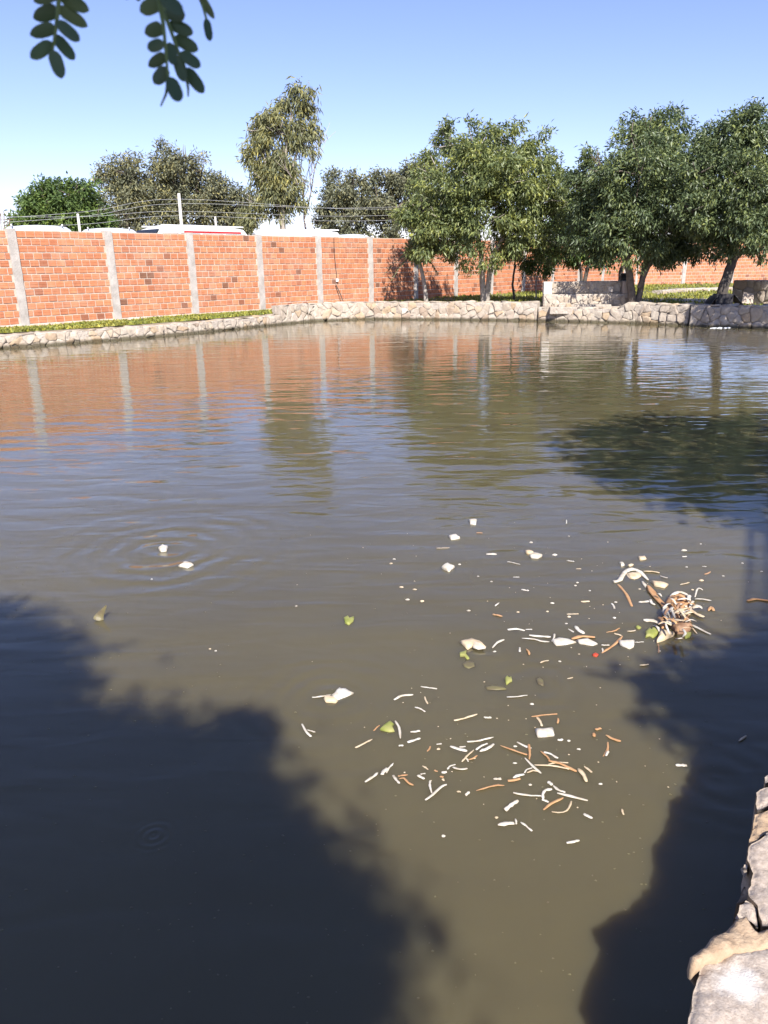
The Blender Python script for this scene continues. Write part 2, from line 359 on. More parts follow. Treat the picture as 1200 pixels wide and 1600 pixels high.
def bank(name, pts, ztop, thick, stone, label, cat, z0=-.35, batter=.06, flip=1, seed=1, top_stone=None, zfn=None, group=None, depth=.014, lumpy=.012):
    """a mortared rubble wall along a shore line; water side is the right-hand side times flip"""
    rg = np.random.default_rng(seed); f, Ltot = path_fn(pts)
    root = empty(name, (float(pts[0][0]), float(pts[0][1]), 0)); tag(root, label, cat, group)
    o = np.array([pts[0][0], pts[0][1]])
    zt = zfn or (lambda s: ztop)
    def front(s, z, d):
        p, n = f(s); n = n * flip; q = p + n * (d - batter * (z / .6)) - o; return (q[0], q[1], z)
    n = max(2, int(Ltot / .18)); V = []; prof = 6
    for i in range(n + 1):
        s = Ltot * i / n; p, nn = f(s); nn = nn * flip; h = zt(s) + rg.uniform(-lumpy, lumpy)
        for (d, z) in ((0, z0), (-batter * (h / .6) + rg.uniform(-.01, .01), h - .03), (-batter - .03, h), (-thick * .5, h + rg.uniform(-.5, 1) * lumpy), (-thick, h - .01), (-thick, z0)):
            q = p + nn * d - o; V.append((q[0], q[1], z))
    Fq = [(i * prof + k, (i + 1) * prof + k, (i + 1) * prof + k + 1, i * prof + k + 1) for i in range(n) for k in range(prof - 1)]
    Fq += [tuple(range(prof)), tuple(range(n * prof, n * prof + prof))]
    mb = MB(); mb.add(V, Fq); mb.build('mortar_core', M['bank_mortar'], root)
    top = max(zt(Ltot * k / 20) for k in range(21))
    for cell in voronoi(0, Ltot, -.06, top - .015, stone, rg, 1.35):
        if cell[0][1] > zt(cell[0][0]) - .05: continue
        me = stone_mesh('stone', cell, front, .004, depth, rg)
        if me: link('stone', me, M['stone'], root)
    if top_stone:
        def topf(s, d, e):
            p, nn = f(s); q = p - nn * flip * d - o; return (q[0], q[1], zt(s) - .012 + e)
        for cell in voronoi(0, Ltot, .05, thick - .03, top_stone, rg, 1.4):
            me = stone_mesh('stone', cell, topf, .012, .03, rg)
            if me: link('stone', me, M['stone'], root)
    return root
def shore_between(x0, x1, extra0=None, extra1=None):
    P = [np.array(at_z(x, y)[:2]) for x, y in shore_px if x0 < x < x1]
    def edge(x):
        xs = [a for a, _ in shore_px]; ys = [b for _, b in shore_px]; return np.array(at_z(x, float(np.interp(x, xs, ys)))[:2])
    a = [edge(x0)] if extra0 is None else [np.array(e, float) for e in extra0]
    b = [edge(x1)] if extra1 is None else [np.array(e, float) for e in extra1]
    return a + P + b
bank('stone_kerb', shore_between(-1, 440, extra0=[(-13.4, 14.6), at_z(0, 545)[:2]]), .31, .42, .15,
     'low rubble stone kerb along the grass strip under the brick wall', 'kerb', seed=3, top_stone=.26, lumpy=.02)
bank('stone_bank', shore_between(441, 838), .60, .45, .19,
     'chest-thick pale rubble retaining wall in front of the palm and forked tree', 'retaining wall', seed=4, top_stone=.3, zfn=lambda s: .60)
bank('stone_bank', shore_between(840, 1074), .50, .5, .2,
     'pale rubble pond edge with steps, in front of the stone bench', 'retaining wall', seed=5, top_stone=.3, zfn=lambda s: .44 + .16 * min(1, max(0, (s - 2.6) / .25)))
e_ = shore_between(1078, 1201, extra1=[at_z(1201, 513)[:2], (13.4, 19.6)])
bank('stone_bank', [p + np.array([-.10, -.16]) for p in e_], .60, .6, .21,
     'darker bulging boulder bank under the leaning tree at the right', 'retaining wall', seed=6, top_stone=.3, depth=.045, lumpy=.04)

# ------------------------------------------------------------------ brick wall
TH = 0.755542; WA = np.array([-9.978, 21.72]); BAY = 2.796; WZ = .42; NCOURSE, CP = 13, .19
ROTW = math.pi / 2 - TH
BR_L, BR_H, BR_P = .225, .160, .250
def brick_arrays(L, d=.016):
    prof = [(0, .0), (.004, -d), (.074, -d), (.080, -d + .007), (.086, -d), (BR_H - .004, -d), (BR_H, 0)]
    n = len(prof); V = [(x, y, z) for x in (0, L) for z, y in prof]
    Fq = [(k, n + k, n + k + 1, k + 1) for k in range(n - 1)] + [tuple(range(n - 1, -1, -1))[::-1], tuple(range(n, 2 * n))[::-1]]
    return np.array(V, float), Fq
def wall_bricks(s0, s1, rg):
    """(s, z, length) of every brick between two pillars"""
    out = []
    for c in range(NCOURSE):
        z = .012 + c * CP + rg.uniform(-.003, .003); s = s0 + .012; first = (c % 2) * .5
        L = BR_L * (1 - first) if first else BR_L
        s += rg.uniform(-.02, .02) if first else 0
        while s + L < s1 - .01:
            out.append((s, z + rg.uniform(-.003, .003), L)); s += L + BR_P - BR_L + rg.uniform(-.005, .006); L = BR_L
        if s1 - .012 - s > .06: out.append((s, z, s1 - .012 - s))
    return out
def tone_of(rg):
    return float(rg.uniform(0, .95) if rg.random() < .94 else rg.uniform(.95, 1))
def brick_wall(name, origin, rz, i0, i1, bay, label, n_single, seed, single_from=None):
    rg = np.random.default_rng(seed)
    root = empty(name, (origin[0], origin[1], WZ), rz); tag(root, label, 'wall')
    s0, s1 = i0 * bay, i1 * bay
    mb = MB(); n = int((s1 - s0) / .5); H = NCOURSE * CP
    V = []
    for i in range(n + 1):
        s = s0 + (s1 - s0) * i / n; h = H + .004 + .006 * math.sin(i * 1.7)
        V += [(s, 0, -.3), (s, 0, h), (s, .15, h), (s, .15, -.3)]
    Fq = [(i * 4 + k, (i + 1) * 4 + k, (i + 1) * 4 + (k + 1) % 4, i * 4 + (k + 1) % 4) for i in range(n) for k in range(4)] + [(0, 1, 2, 3), (n * 4 + 3, n * 4 + 2, n * 4 + 1, n * 4)]
    mb.add(V, Fq); mb.build('mortar_bed', M['mortar'], root)
    # rough footing below the first course
    mb = MB(); V = []
    for i in range(n * 3 + 1):
        s = s0 + (s1 - s0) * i / (n * 3)
        V += [(s, -.05 - rg.uniform(0, .05), -.3), (s, -.03 - rg.uniform(0, .04), rg.uniform(-.06, .0)), (s, -.001, rg.uniform(.0, .012))]
    Fq = [(i * 3 + k, (i + 1) * 3 + k, (i + 1) * 3 + k + 1, i * 3 + k + 1) for i in range(n * 3) for k in range(2)]
    mb.add(V, Fq); mb.build('footing', M['mortar'], root)
    bm = {}
    rest = MB(); count = 0
    for i in range(math.floor(i0), math.ceil(i1)):
        a = max(i, i0) * bay + (.125 if i >= i0 else 0); b = min(i + 1, i1) * bay - (.125 if i + 1 <= i1 else 0)
        for (s, z, L) in wall_bricks(a, b, rg):
            y = rg.uniform(-.004, .004)
            if single_from is not None and s >= single_from and count < n_single:
                if 'm' not in bm:
                    v, f = brick_arrays(BR_L); t = MB(); t.add(v, f); bm['m'] = t.mesh('brick')
                o = link('brick', bm['m'], M['brick'], root); o.location = (s, y, z); o.scale = (L / BR_L, 1, 1); count += 1
            else:
                v, f = brick_arrays(L); rest.add(v + np.array([s, y, z]), f, tone_of(rg))
    o = rest.build('brickwork', M['brickwork'], root); o['kind'] = 'stuff'
    for i in range(math.ceil(i0), math.floor(i1) + 1):
        V = []; k = 12; w = .122
        for j in range(k + 1):
            z = -.3 + (H + .34) * j / k
            e = rg.uniform(-.008, .008, 4); d = -.045
            V += [(i * bay - w + e[0], .002, z), (i * bay - w + .012 + e[0], d + e[1], z), (i * bay + w - .012 + e[2], d + e[3], z), (i * bay + w + e[2], .002, z), (i * bay + w, .19, z), (i * bay - w, .19, z)]
        Fq = [(j * 6 + a, j * 6 + (a + 1) % 6, j * 6 + 6 + (a + 1) % 6, j * 6 + 6 + a) for j in range(k) for a in range(6)] + [tuple(range(k * 6, k * 6 + 6))]
        mb = MB(); mb.add(V, Fq); mb.build('pillar', M['concrete'], root)
    return root
CORNER = 13.55
mw = brick_wall('brick_wall', WA, ROTW, -2.4, CORNER, BAY, 'long orange hollow-brick wall with concrete pillars behind the grass strip', 300, 21, single_from=-.62)
corner = WA + np.array([math.sin(TH), math.cos(TH)]) * BAY * CORNER
rw = brick_wall('brick_wall', corner, math.radians(2.0), 0, 8, 3.05, 'sunlit brick wall at the far right, beyond the lawn and bench', 0, 22)

# things on the wall: a cable run with its box
def wall_pt(s, y, z):
    d = np.array([math.sin(TH), math.cos(TH)]); n = np.array([math.cos(TH), -math.sin(TH)])
    p = WA + d * s + n * y; return np.array([p[0], p[1], WZ + z])
cab = empty('wall_cable', wall_pt(4.28 * BAY, .03, 0)); tag(cab, 'thin black cable with a small white switch box running down the brick wall', 'cable')
o0 = wall_pt(4.28 * BAY, .03, 0)
mb = MB(); mb.add(*tube([wall_pt(4.28 * BAY, .03, 2.45) - o0, wall_pt(4.275 * BAY, .032, 1.9) - o0, wall_pt(4.30 * BAY, .03, 1.3) - o0, wall_pt(4.31 * BAY, .03, .95) - o0], .012, 5)); mb.build('wire', M['black'], cab)
mb = MB(); p = wall_pt(4.31 * BAY, .05, .9) - o0; mb.add(*bevel_box(p[0] - .05, p[0] + .05, p[1] - .04, p[1] + .04, p[2] - .06, p[2] + .06, .01)); mb.build('switch_box', M['white_paint'], cab)
for (s0, s1, lab) in ((4.27, 4.36, 'dark stick leaning against the brick wall below the cable'), (5.15, 5.33, 'short dark stick slanting against the wall beside the palm')):
    a = wall_pt(s0 * BAY, .08, .75 if s0 < 5 else .12); b = wall_pt(s1 * BAY, .25, .02 if s0 < 5 else .42)
    if s0 > 5: b = wall_pt(s1 * BAY, .08, .45); a = wall_pt(s0 * BAY, .3, .02)
    mb = MB(); mb.add(*tube([a, (a + b) / 2 + .01, b], [.022, .02, .016], 6)); tag(mb.build('stick', M['bark_dark']), lab, 'stick')

# ------------------------------------------------------------------ lawn, path, grass
def sheet(name, pts, z, m):
    mb = MB(); P = densify(np.array(pts, float), .6); c = P.mean(axis=0)
    mb.add([(p[0], p[1], z) for p in P] + [(c[0], c[1], z + .01)], [(i, (i + 1) % len(P), len(P)) for i in range(len(P))])
    o = mb.build(name, m); o['kind'] = 'structure'
    if o.data.polygons[0].normal.z < 0: o.data.flip_normals()
    return o
lawn_pts = [wall_pt(5.2 * BAY, .4, 0)[:2], wall_pt(13.2 * BAY, .4, 0)[:2], corner + np.array([1, -.8]), corner + np.array([22, -.2]), (30, 34), (15, 22.4), (11.4, 23.6), (9.4, 24.9), (6.2, 27.3), (3.7, 28.0), (-.2, 29.5)]
sheet('lawn', lawn_pts, .452, M['lawn'])
path_pts = [at_z(x, y, .46)[:2] for x, y in ((985, 472), (1060, 472), (1150, 474), (1240, 470), (1240, 462), (1100, 469), (1020, 466), (985, 466))]
sheet('path', path_pts, .472, M['path'])
def in_poly(p, P):
    c = False; n = len(P)
    for i in range(n):
        a, b = P[i], P[i - 1]
        if (a[1] > p[1]) != (b[1] > p[1]) and p[0] < (b[0] - a[0]) * (p[1] - a[1]) / (b[1] - a[1]) + a[0]: c = not c
    return c
def blades(name, label, pts, z, n, hgt, rg, m, keep=None, wid=.02):
    P = np.array(pts, float); lo, hi = P.min(0), P.max(0); out = []
    while len(out) < n:
        q = rg.uniform(lo, hi)
        if in_poly(q, P) and (keep is None or rg.random() < keep(q)): out.append(q)
    q = np.array(out); n = len(q); a = rg.uniform(0, 2 * np.pi, n); h = hgt * rg.uniform(.5, 1.4, n)
    w = wid * rg.uniform(.6, 1.5, n); ln = rg.uniform(.1, .9, n) * h
    ax = np.stack([np.cos(a), np.sin(a), 0 * a], 1); pp = np.stack([-np.sin(a), np.cos(a), 0 * a], 1)
    base = np.stack([q[:, 0], q[:, 1], np.full(n, z)], 1)
    v = np.stack([base - ax * w[:, None], base + ax * w[:, None], base + pp * (ln * .5)[:, None] + ax * (w * .8)[:, None] + np.array([0, 0, 1]) * (h * .7)[:, None], base + pp * ln[:, None] + np.array([0, 0, 1]) * h[:, None]], 1).reshape(-1, 3)
    me = bpy.data.meshes.new(name); me.from_pydata(v.tolist(), [], [(4 * i, 4 * i + 1, 4 * i + 2, 4 * i + 3) for i in range(n)])
    at = me.attributes.new('tone', 'FLOAT', 'POINT'); at.data.foreach_set('value', np.repeat(rg.uniform(.2, .95, n), 4).astype(np.float32))
    o = link(name, me, m); tag(o, label, 'grass', kind='stuff'); return o
WN = np.array([-math.cos(TH), math.sin(TH)])
gstrip = [wall_pt(-2.3 * BAY, .12, 0)[:2], wall_pt(3.45 * BAY, .12, 0)[:2]] + [at_z(x, float(np.interp(x, [a for a, b in shore_px], [b for a, b in shore_px])))[:2] + WN * .34 for x in (436, 380, 300, 200, 100, 0)] + [np.array([-13.4, 14.6]) + WN * .34]
gz = sheet('grass_bed', gstrip, .352, M['lawn'])
def ks(q):
    d = abs((q - WA) @ np.array([math.cos(TH), -math.sin(TH)])); s = (q - WA) @ np.array([math.sin(TH), math.cos(TH)])
    return min(1, max(.0, (d - .12 - .55 * (s < 3.5) * (.5 + .5 * math.sin(s * 2.1 + 1))) * 3)) + .05
blades('grass', 'bright yellow-green ground cover along the foot of the brick wall', gstrip, .352, 15000, .065, rng, M['grass'], ks, .035)
def kl(q): return .25 + .75 * (math.sin(q[0] * .9) * math.sin(q[1] * .7 + 1) > -.35)
blades('lawn_grass', 'sunlit lawn grass beyond the bench and trees', lawn_pts, .452, 22000, .09, rng, M['grass'], kl, .03)

# ------------------------------------------------------------------ trees
def leaves(name, pos, out, L, Wd, rg, m, parent, per, droop=.6, spread=.25, tone_mid=.45, tone_sd=.22, kind='stuff'):
    """pos: twig ends; out: outward directions; per leaves round each twig end; every leaf two folded faces"""
    n = len(pos) * per
    P = np.repeat(pos, per, 0) + rg.normal(0, spread, (n, 3)) * np.array([1, 1, .8])
    D = np.repeat(out, per, 0) * .6 + rg.normal(0, .55, (n, 3)) + np.array([0, 0, -droop]); D /= np.linalg.norm(D, axis=1)[:, None]
    S = np.cross(D, rg.normal(0, 1, (n, 3)) + np.array([0, 0, 1.2])); S /= np.linalg.norm(S, axis=1)[:, None] + 1e-9
    Nn = np.cross(S, D); l = (L * rg.uniform(.65, 1.35, n))[:, None]; w = (Wd * rg.uniform(.7, 1.3, n))[:, None]
    v = np.stack([P, P + D * l * .45 + S * w + Nn * w * .25, P + D * l - Nn * l * .12, P + D * l * .45 - S * w + Nn * w * .25], 1).reshape(-1, 3)
    me = bpy.data.meshes.new(name); me.vertices.add(4 * n); me.vertices.foreach_set('co', v.astype(np.float32).ravel())
    i = np.arange(n) * 4
    tri = np.stack([i, i + 1, i + 2, i, i + 2, i + 3], 1).ravel()
    me.loops.add(6 * n); me.loops.foreach_set('vertex_index', tri.astype(np.int32))
    me.polygons.add(2 * n); me.polygons.foreach_set('loop_start', (np.arange(2 * n) * 3).astype(np.int32))
    me.update(calc_edges=True); me.validate()
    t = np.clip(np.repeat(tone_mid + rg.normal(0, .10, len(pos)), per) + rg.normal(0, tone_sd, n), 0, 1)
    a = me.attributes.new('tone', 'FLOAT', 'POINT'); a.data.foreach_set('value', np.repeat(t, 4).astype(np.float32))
    o = link(name, me, m, parent); o['kind'] = kind; return o
def lobes_to_twigs(lobes, n, rg, shell=.5):
    """lobes: (centre, radii) -> twig ends gathered in clumps near the lobes' skins"""
    C = np.array([c for c, r in lobes]); Rr = np.array([r for c, r in lobes]); per = 11
    nc = max(6, n // per); w = (Rr[:, 0] * Rr[:, 2]); idx = rg.choice(len(lobes), nc, p=w / w.sum())
    d = rg.normal(0, 1, (nc, 3)); d /= np.linalg.norm(d, axis=1)[:, None]
    r = shell + (1.08 - shell) * np.sqrt(rg.random(nc)); r *= np.where(rg.random(nc) < .12, 1.18, 1.0)
    cc = C[idx] + d * Rr[idx] * r[:, None]
    rc = (Rr[idx].mean(1) * .20 + .10) * rg.uniform(.6, 1.3, nc)
    k = np.repeat(np.arange(nc), per)
    e = rg.normal(0, 1, (nc * per, 3)); e /= np.linalg.norm(e, axis=1)[:, None]
    tw = cc[k] + e * (rc[k] * rg.random(nc * per) ** .4)[:, None] * np.array([1.05, 1.05, .8])
    o = d[k] * .6 + e * .7
    return tw, o, np.clip(rg.normal(0, .12, nc), -.25, .3)[k]
def tree(name, label, base_px, y0, lobes_px, stems, m_leaf, m_bark, n_twig, per, L, Wd, seed, base_z=.44, depth=1.0, droop=.6, group=None, spread=.2, branch_r=.05, shell=.5, tone_mid=.45, trunk_r=.12, dy_spread=1.0, grow=1.0):
    rg = np.random.default_rng(seed)
    b = at_y(base_px[0], base_px[1], y0); b[2] = base_z
    root = empty(name, b); tag(root, label, 'tree', group)
    lobes = []
    for (X, Y, R, *dy) in lobes_px:
        if group == 'pond bank trees' and Y < 270: Y += 12
        off = dy[0] if dy else rg.uniform(-.8, .8) * dy_spread
        c = at_y(X, Y, y0 + off); s = px_size(c); s *= grow; lobes.append((c - b, np.array([R * s, R * s * depth, R * s])))
    mb = MB(); tops = []
    for st in stems:
        pts = [];
        for (X, Y, dy) in st[0]:
            p = at_y(X, Y, y0 + dy) - b; pts.append(p)
        if st[2]: pts[0] = np.array([pts[0][0], pts[0][1], -.25])
        k = smooth_path(pts, 4); r = np.linspace(st[1][0], st[1][1], len(k)); r[0] *= 1.35 if st[2] else 1
        k = [p + rg.normal(0, .012, 3) for p in k]
        mb.add(*tube(k, r, 9)); tops.append((k[-1], st[1][1]))
    for c, R in lobes:
        t, r = min(tops, key=lambda q: np.linalg.norm(q[0] - c) + rg.uniform(0, .5))
        mid = (t + c) / 2 + np.array([rg.uniform(-.2, .2), rg.uniform(-.2, .2), -.12 * np.linalg.norm(c - t)])
        k = smooth_path([t, mid, c, c + (c - t) / (np.linalg.norm(c - t) + .01) * R[0] * .6 + np.array([0, 0, R[2] * .3])], 3)
        mb.add(*tube(k, np.linspace(max(.02, r * .7), .012, len(k)), 5))
        for _ in range(5):
            d = rg.normal(0, 1, 3); d[2] = abs(d[2]) * .6; d /= np.linalg.norm(d)
            mb.add(*tube([c, c + d * R * .5 + rg.normal(0, .05, 3), c + d * R * .95], [.03 * branch_r / .05, .02 * branch_r / .05, .006], 4))
    mb.build('trunk', m_bark, root, smooth=True)
    tw, d, ct = lobes_to_twigs(lobes, n_twig, rg, shell)
    leaves('crown', tw, d, L, Wd, rg, m_leaf, root, per, droop, spread, tone_mid + ct)
    return root
# the forked tree, middle of the far bank
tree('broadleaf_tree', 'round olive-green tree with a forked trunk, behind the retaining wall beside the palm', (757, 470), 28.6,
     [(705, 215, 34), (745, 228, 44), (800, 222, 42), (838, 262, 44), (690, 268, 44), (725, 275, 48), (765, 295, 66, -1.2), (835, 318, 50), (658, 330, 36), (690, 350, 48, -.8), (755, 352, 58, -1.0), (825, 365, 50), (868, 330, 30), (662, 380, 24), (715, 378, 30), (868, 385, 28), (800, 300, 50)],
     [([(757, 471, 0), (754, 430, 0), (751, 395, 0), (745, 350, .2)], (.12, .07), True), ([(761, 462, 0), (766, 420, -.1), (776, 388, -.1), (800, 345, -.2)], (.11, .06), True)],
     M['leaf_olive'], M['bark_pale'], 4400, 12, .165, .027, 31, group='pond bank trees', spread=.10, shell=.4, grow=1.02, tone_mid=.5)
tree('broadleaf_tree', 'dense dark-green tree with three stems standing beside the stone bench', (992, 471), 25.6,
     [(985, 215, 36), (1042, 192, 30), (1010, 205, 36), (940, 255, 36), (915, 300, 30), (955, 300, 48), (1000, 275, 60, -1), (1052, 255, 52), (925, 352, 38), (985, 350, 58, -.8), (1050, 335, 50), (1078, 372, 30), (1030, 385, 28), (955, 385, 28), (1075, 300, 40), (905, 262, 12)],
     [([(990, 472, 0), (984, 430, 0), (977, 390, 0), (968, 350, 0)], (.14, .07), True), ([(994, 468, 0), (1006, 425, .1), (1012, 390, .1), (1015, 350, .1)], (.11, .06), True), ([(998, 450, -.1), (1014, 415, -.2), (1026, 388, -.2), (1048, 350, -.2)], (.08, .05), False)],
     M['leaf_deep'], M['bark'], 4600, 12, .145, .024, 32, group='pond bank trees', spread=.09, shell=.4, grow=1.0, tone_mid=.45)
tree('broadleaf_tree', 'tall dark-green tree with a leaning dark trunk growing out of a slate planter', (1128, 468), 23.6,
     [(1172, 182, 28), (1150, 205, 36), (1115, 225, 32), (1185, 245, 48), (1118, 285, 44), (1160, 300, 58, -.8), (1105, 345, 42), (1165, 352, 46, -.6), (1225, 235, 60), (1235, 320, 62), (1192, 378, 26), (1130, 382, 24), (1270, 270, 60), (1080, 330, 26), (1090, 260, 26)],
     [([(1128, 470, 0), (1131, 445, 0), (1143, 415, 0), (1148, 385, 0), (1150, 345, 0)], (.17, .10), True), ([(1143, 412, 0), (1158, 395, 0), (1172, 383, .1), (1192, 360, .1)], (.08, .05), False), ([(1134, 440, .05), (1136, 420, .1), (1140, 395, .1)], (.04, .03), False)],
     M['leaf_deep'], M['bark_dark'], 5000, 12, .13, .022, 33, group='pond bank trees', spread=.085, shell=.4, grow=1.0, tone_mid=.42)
# smaller ones in their shade
tree('shade_tree', 'small spreading tree with dark thin trunks in the shade behind the bench', (912, 445), 36.5,
     [(890, 380, 32), (925, 385, 30), (955, 385, 24), (900, 345, 36), (940, 340, 30), (905, 405, 16), (882, 330, 30)],
     [([(910, 446, 0), (918, 420, 0), (930, 395, 0)], (.11, .06), True), ([(912, 440, 0), (906, 415, 0), (893, 392, 0)], (.08, .05), True)],
     M['leaf_green'], M['bark_dark'], 620, 12, .22, .038, 34, spread=.2, tone_mid=.4)
tree('shade_tree', 'slender tree with a pale crooked trunk right behind the bench end', (968, 445), 31.0,
     [(960, 370, 26), (978, 350, 24), (945, 360, 22)],
     [([(968, 447, 0), (970, 425, 0), (977, 405, 0), (972, 385, 0)], (.10, .06), True)],
     M['leaf_green'], M['bark'], 260, 12, .2, .034, 35, spread=.2, tone_mid=.45)
tree('sapling', 'thin young sapling with yellow-green leaves left of the bench', (838, 462), 31.5,
     [(846, 410, 17), (858, 400, 13), (835, 420, 11), (850, 425, 12)],
     [([(838, 462, 0), (838, 440, 0), (842, 418, 0)], (.035, .025), True)],
     M['leaf_green'], M['bark_pale'], 130, 11, .16, .03, 36, spread=.12, branch_r=.02, tone_mid=.55)
tree('sapling', 'dark thin sapling stem standing in shade right of the forked tree', (805, 466), 30.5,
     [(800, 400, 16), (815, 392, 16), (790, 390, 14)],
     [([(805, 467, 0), (801, 445, 0), (804, 420, 0), (806, 400, 0)], (.05, .03), True)],
     M['leaf_olive'], M['bark_dark'], 110, 11, .18, .03, 37, spread=.14, branch_r=.02, tone_mid=.35)
# trees beyond the wall
BGZ = .4
def bgtree(label, base, y, lobes, m_leaf, n, seed, stems=None, bark='bark', L=.26, Wd=.05, droop=.3, per=11, spread=.2, tone_mid=.45, shell=.35, dep=.8, name='background_tree', grow=1.15, more=1.9):
    st = stems or [([(base, 372, 0), (base + 2, 350, 0), (base + 6, 325, 0)], (.28, .14), True)]
    lobes = [(q[0], q[1], q[2] * grow) + tuple(q[3:]) for q in lobes]
    return tree(name, label, (base, 380), y, lobes, st, m_leaf, M[bark], int(n * more), per, L, Wd, seed, base_z=BGZ, droop=droop, group='trees beyond the brick wall', spread=spread, shell=shell, tone_mid=tone_mid, depth=dep, branch_r=.08)
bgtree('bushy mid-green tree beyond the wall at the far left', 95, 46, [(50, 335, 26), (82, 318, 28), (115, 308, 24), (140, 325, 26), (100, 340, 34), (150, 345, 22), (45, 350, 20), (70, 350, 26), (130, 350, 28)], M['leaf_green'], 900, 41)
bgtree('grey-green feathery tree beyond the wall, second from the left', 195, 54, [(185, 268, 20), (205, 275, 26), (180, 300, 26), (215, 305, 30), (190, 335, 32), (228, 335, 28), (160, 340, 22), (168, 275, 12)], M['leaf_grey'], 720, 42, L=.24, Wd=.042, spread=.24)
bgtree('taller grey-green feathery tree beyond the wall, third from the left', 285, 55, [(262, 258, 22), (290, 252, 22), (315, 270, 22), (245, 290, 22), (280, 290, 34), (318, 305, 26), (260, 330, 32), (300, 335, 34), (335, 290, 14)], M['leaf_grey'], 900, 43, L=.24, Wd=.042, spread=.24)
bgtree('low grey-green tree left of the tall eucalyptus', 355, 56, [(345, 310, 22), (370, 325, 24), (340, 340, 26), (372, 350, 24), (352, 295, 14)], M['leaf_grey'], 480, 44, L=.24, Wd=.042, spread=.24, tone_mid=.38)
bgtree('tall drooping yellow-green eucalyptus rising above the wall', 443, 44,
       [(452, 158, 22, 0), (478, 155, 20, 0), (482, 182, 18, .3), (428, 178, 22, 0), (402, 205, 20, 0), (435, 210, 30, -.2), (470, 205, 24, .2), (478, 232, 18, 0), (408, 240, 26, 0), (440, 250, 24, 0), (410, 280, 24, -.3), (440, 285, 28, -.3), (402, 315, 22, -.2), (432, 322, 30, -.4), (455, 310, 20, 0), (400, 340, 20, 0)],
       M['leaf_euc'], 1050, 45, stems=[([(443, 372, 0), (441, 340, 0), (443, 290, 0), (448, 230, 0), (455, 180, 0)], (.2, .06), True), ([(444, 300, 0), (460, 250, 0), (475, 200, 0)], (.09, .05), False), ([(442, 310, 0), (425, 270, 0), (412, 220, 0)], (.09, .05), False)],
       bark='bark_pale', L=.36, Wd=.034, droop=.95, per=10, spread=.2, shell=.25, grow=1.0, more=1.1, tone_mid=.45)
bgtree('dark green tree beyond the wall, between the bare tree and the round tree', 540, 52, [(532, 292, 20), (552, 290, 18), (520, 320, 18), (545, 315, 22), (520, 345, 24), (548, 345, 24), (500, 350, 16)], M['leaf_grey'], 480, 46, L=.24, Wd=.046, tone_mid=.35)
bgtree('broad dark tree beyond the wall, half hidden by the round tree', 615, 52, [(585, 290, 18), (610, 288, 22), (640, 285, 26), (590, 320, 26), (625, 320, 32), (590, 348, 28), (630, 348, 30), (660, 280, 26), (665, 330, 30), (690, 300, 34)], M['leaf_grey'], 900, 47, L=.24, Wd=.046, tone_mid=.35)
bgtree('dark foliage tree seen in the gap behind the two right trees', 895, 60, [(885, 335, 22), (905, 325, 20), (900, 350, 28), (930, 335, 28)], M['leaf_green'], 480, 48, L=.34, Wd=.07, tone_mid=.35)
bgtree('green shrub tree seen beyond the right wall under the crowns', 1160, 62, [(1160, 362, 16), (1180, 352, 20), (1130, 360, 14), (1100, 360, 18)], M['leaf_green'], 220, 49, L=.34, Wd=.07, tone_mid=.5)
# leafless pale tree
bt = at_y(478, 365, 45); bt[2] = BGZ
root = empty('bare_tree', bt); tag(root, 'leafless whitish tree standing right of the eucalyptus beyond the wall', 'tree', 'trees beyond the brick wall')
mb = MB(); rg = np.random.default_rng(77)
def bough(p, d, ln, r, lev):
    k = [p]; dd = d.copy()
    for i in range(4):
        dd = dd + rg.normal(0, .10, 3) + np.array([0, 0, .05]); dd /= np.linalg.norm(dd); k.append(k[-1] + dd * ln / 4)
    mb.add(*tube(k, np.linspace(r, r * .55, 5), 5))
    if lev == 0: return
    for i in range(3 if lev > 1 else 4):
        j = rg.integers(2, 5); nd = dd + rg.normal(0, .38, 3); nd[2] = abs(nd[2]); nd /= np.linalg.norm(nd); bough(k[j], nd, ln * rg.uniform(.5, .75), r * .5, lev - 1)
bough(np.array([0, 0, -.2]), np.array([.14, 0, 1.]) / 1.01, 4.2, .10, 3)
mb.build('trunk', M['bare'], root)
# palm
pb = at_z(667, 471, .5)
pb = at_y(667, 470, 29.2); pb[2] = .44
root = empty('palm', pb); tag(root, 'small palm with a slim pale trunk leaning in front of the brick wall', 'palm')
top = at_y(652, 398, 29.2) - pb
mb = MB(); k = smooth_path([np.array([0, 0, -.2]), at_y(663, 445, 29.2) - pb, at_y(658, 420, 29.2) - pb, top], 5); mb.add(*tube(k, np.linspace(.09, .06, len(k)), 8)); mb.build('trunk', M['bark_pale'], root)
rg = np.random.default_rng(5)
for a, up, ln in ((180, .25, 1.15), (205, .0, 1.0), (160, .6, 1.1), (0, .5, 1.0), (30, .1, .9), (265, .3, 1.0), (90, .5, .9), (320, .1, .9)):
    d = np.array([math.cos(math.radians(a)), math.sin(math.radians(a)) * .8, up]); mb = MB()
    k = [top + d * ln * t + np.array([0, 0, -1.0 * ln * t * t * .8]) for t in np.linspace(0, 1, 7)]
    mb.add(*tube(k, np.linspace(.016, .005, 7), 4))
    for i in range(1, 7):
        for sd in (-1, 1):
            for q in (0, .5):
                p = k[i] * (1 - q) + k[i - 1] * q; s = np.cross(d, [0, 0, 1]); s /= np.linalg.norm(s)
                tip = p + s * sd * .22 + d * .18 + np.array([0, 0, -.14 + rg.uniform(-.05, .05)])
                w = np.cross(tip - p, [0, 0, 1]); w = w / (np.linalg.norm(w) + 1e-9) * .02
                mb.add([p, (p + tip) / 2 + w, tip, (p + tip) / 2 - w], [(0, 1, 2, 3)], .45)
    mb.build('frond', M['leaf_euc'], root)

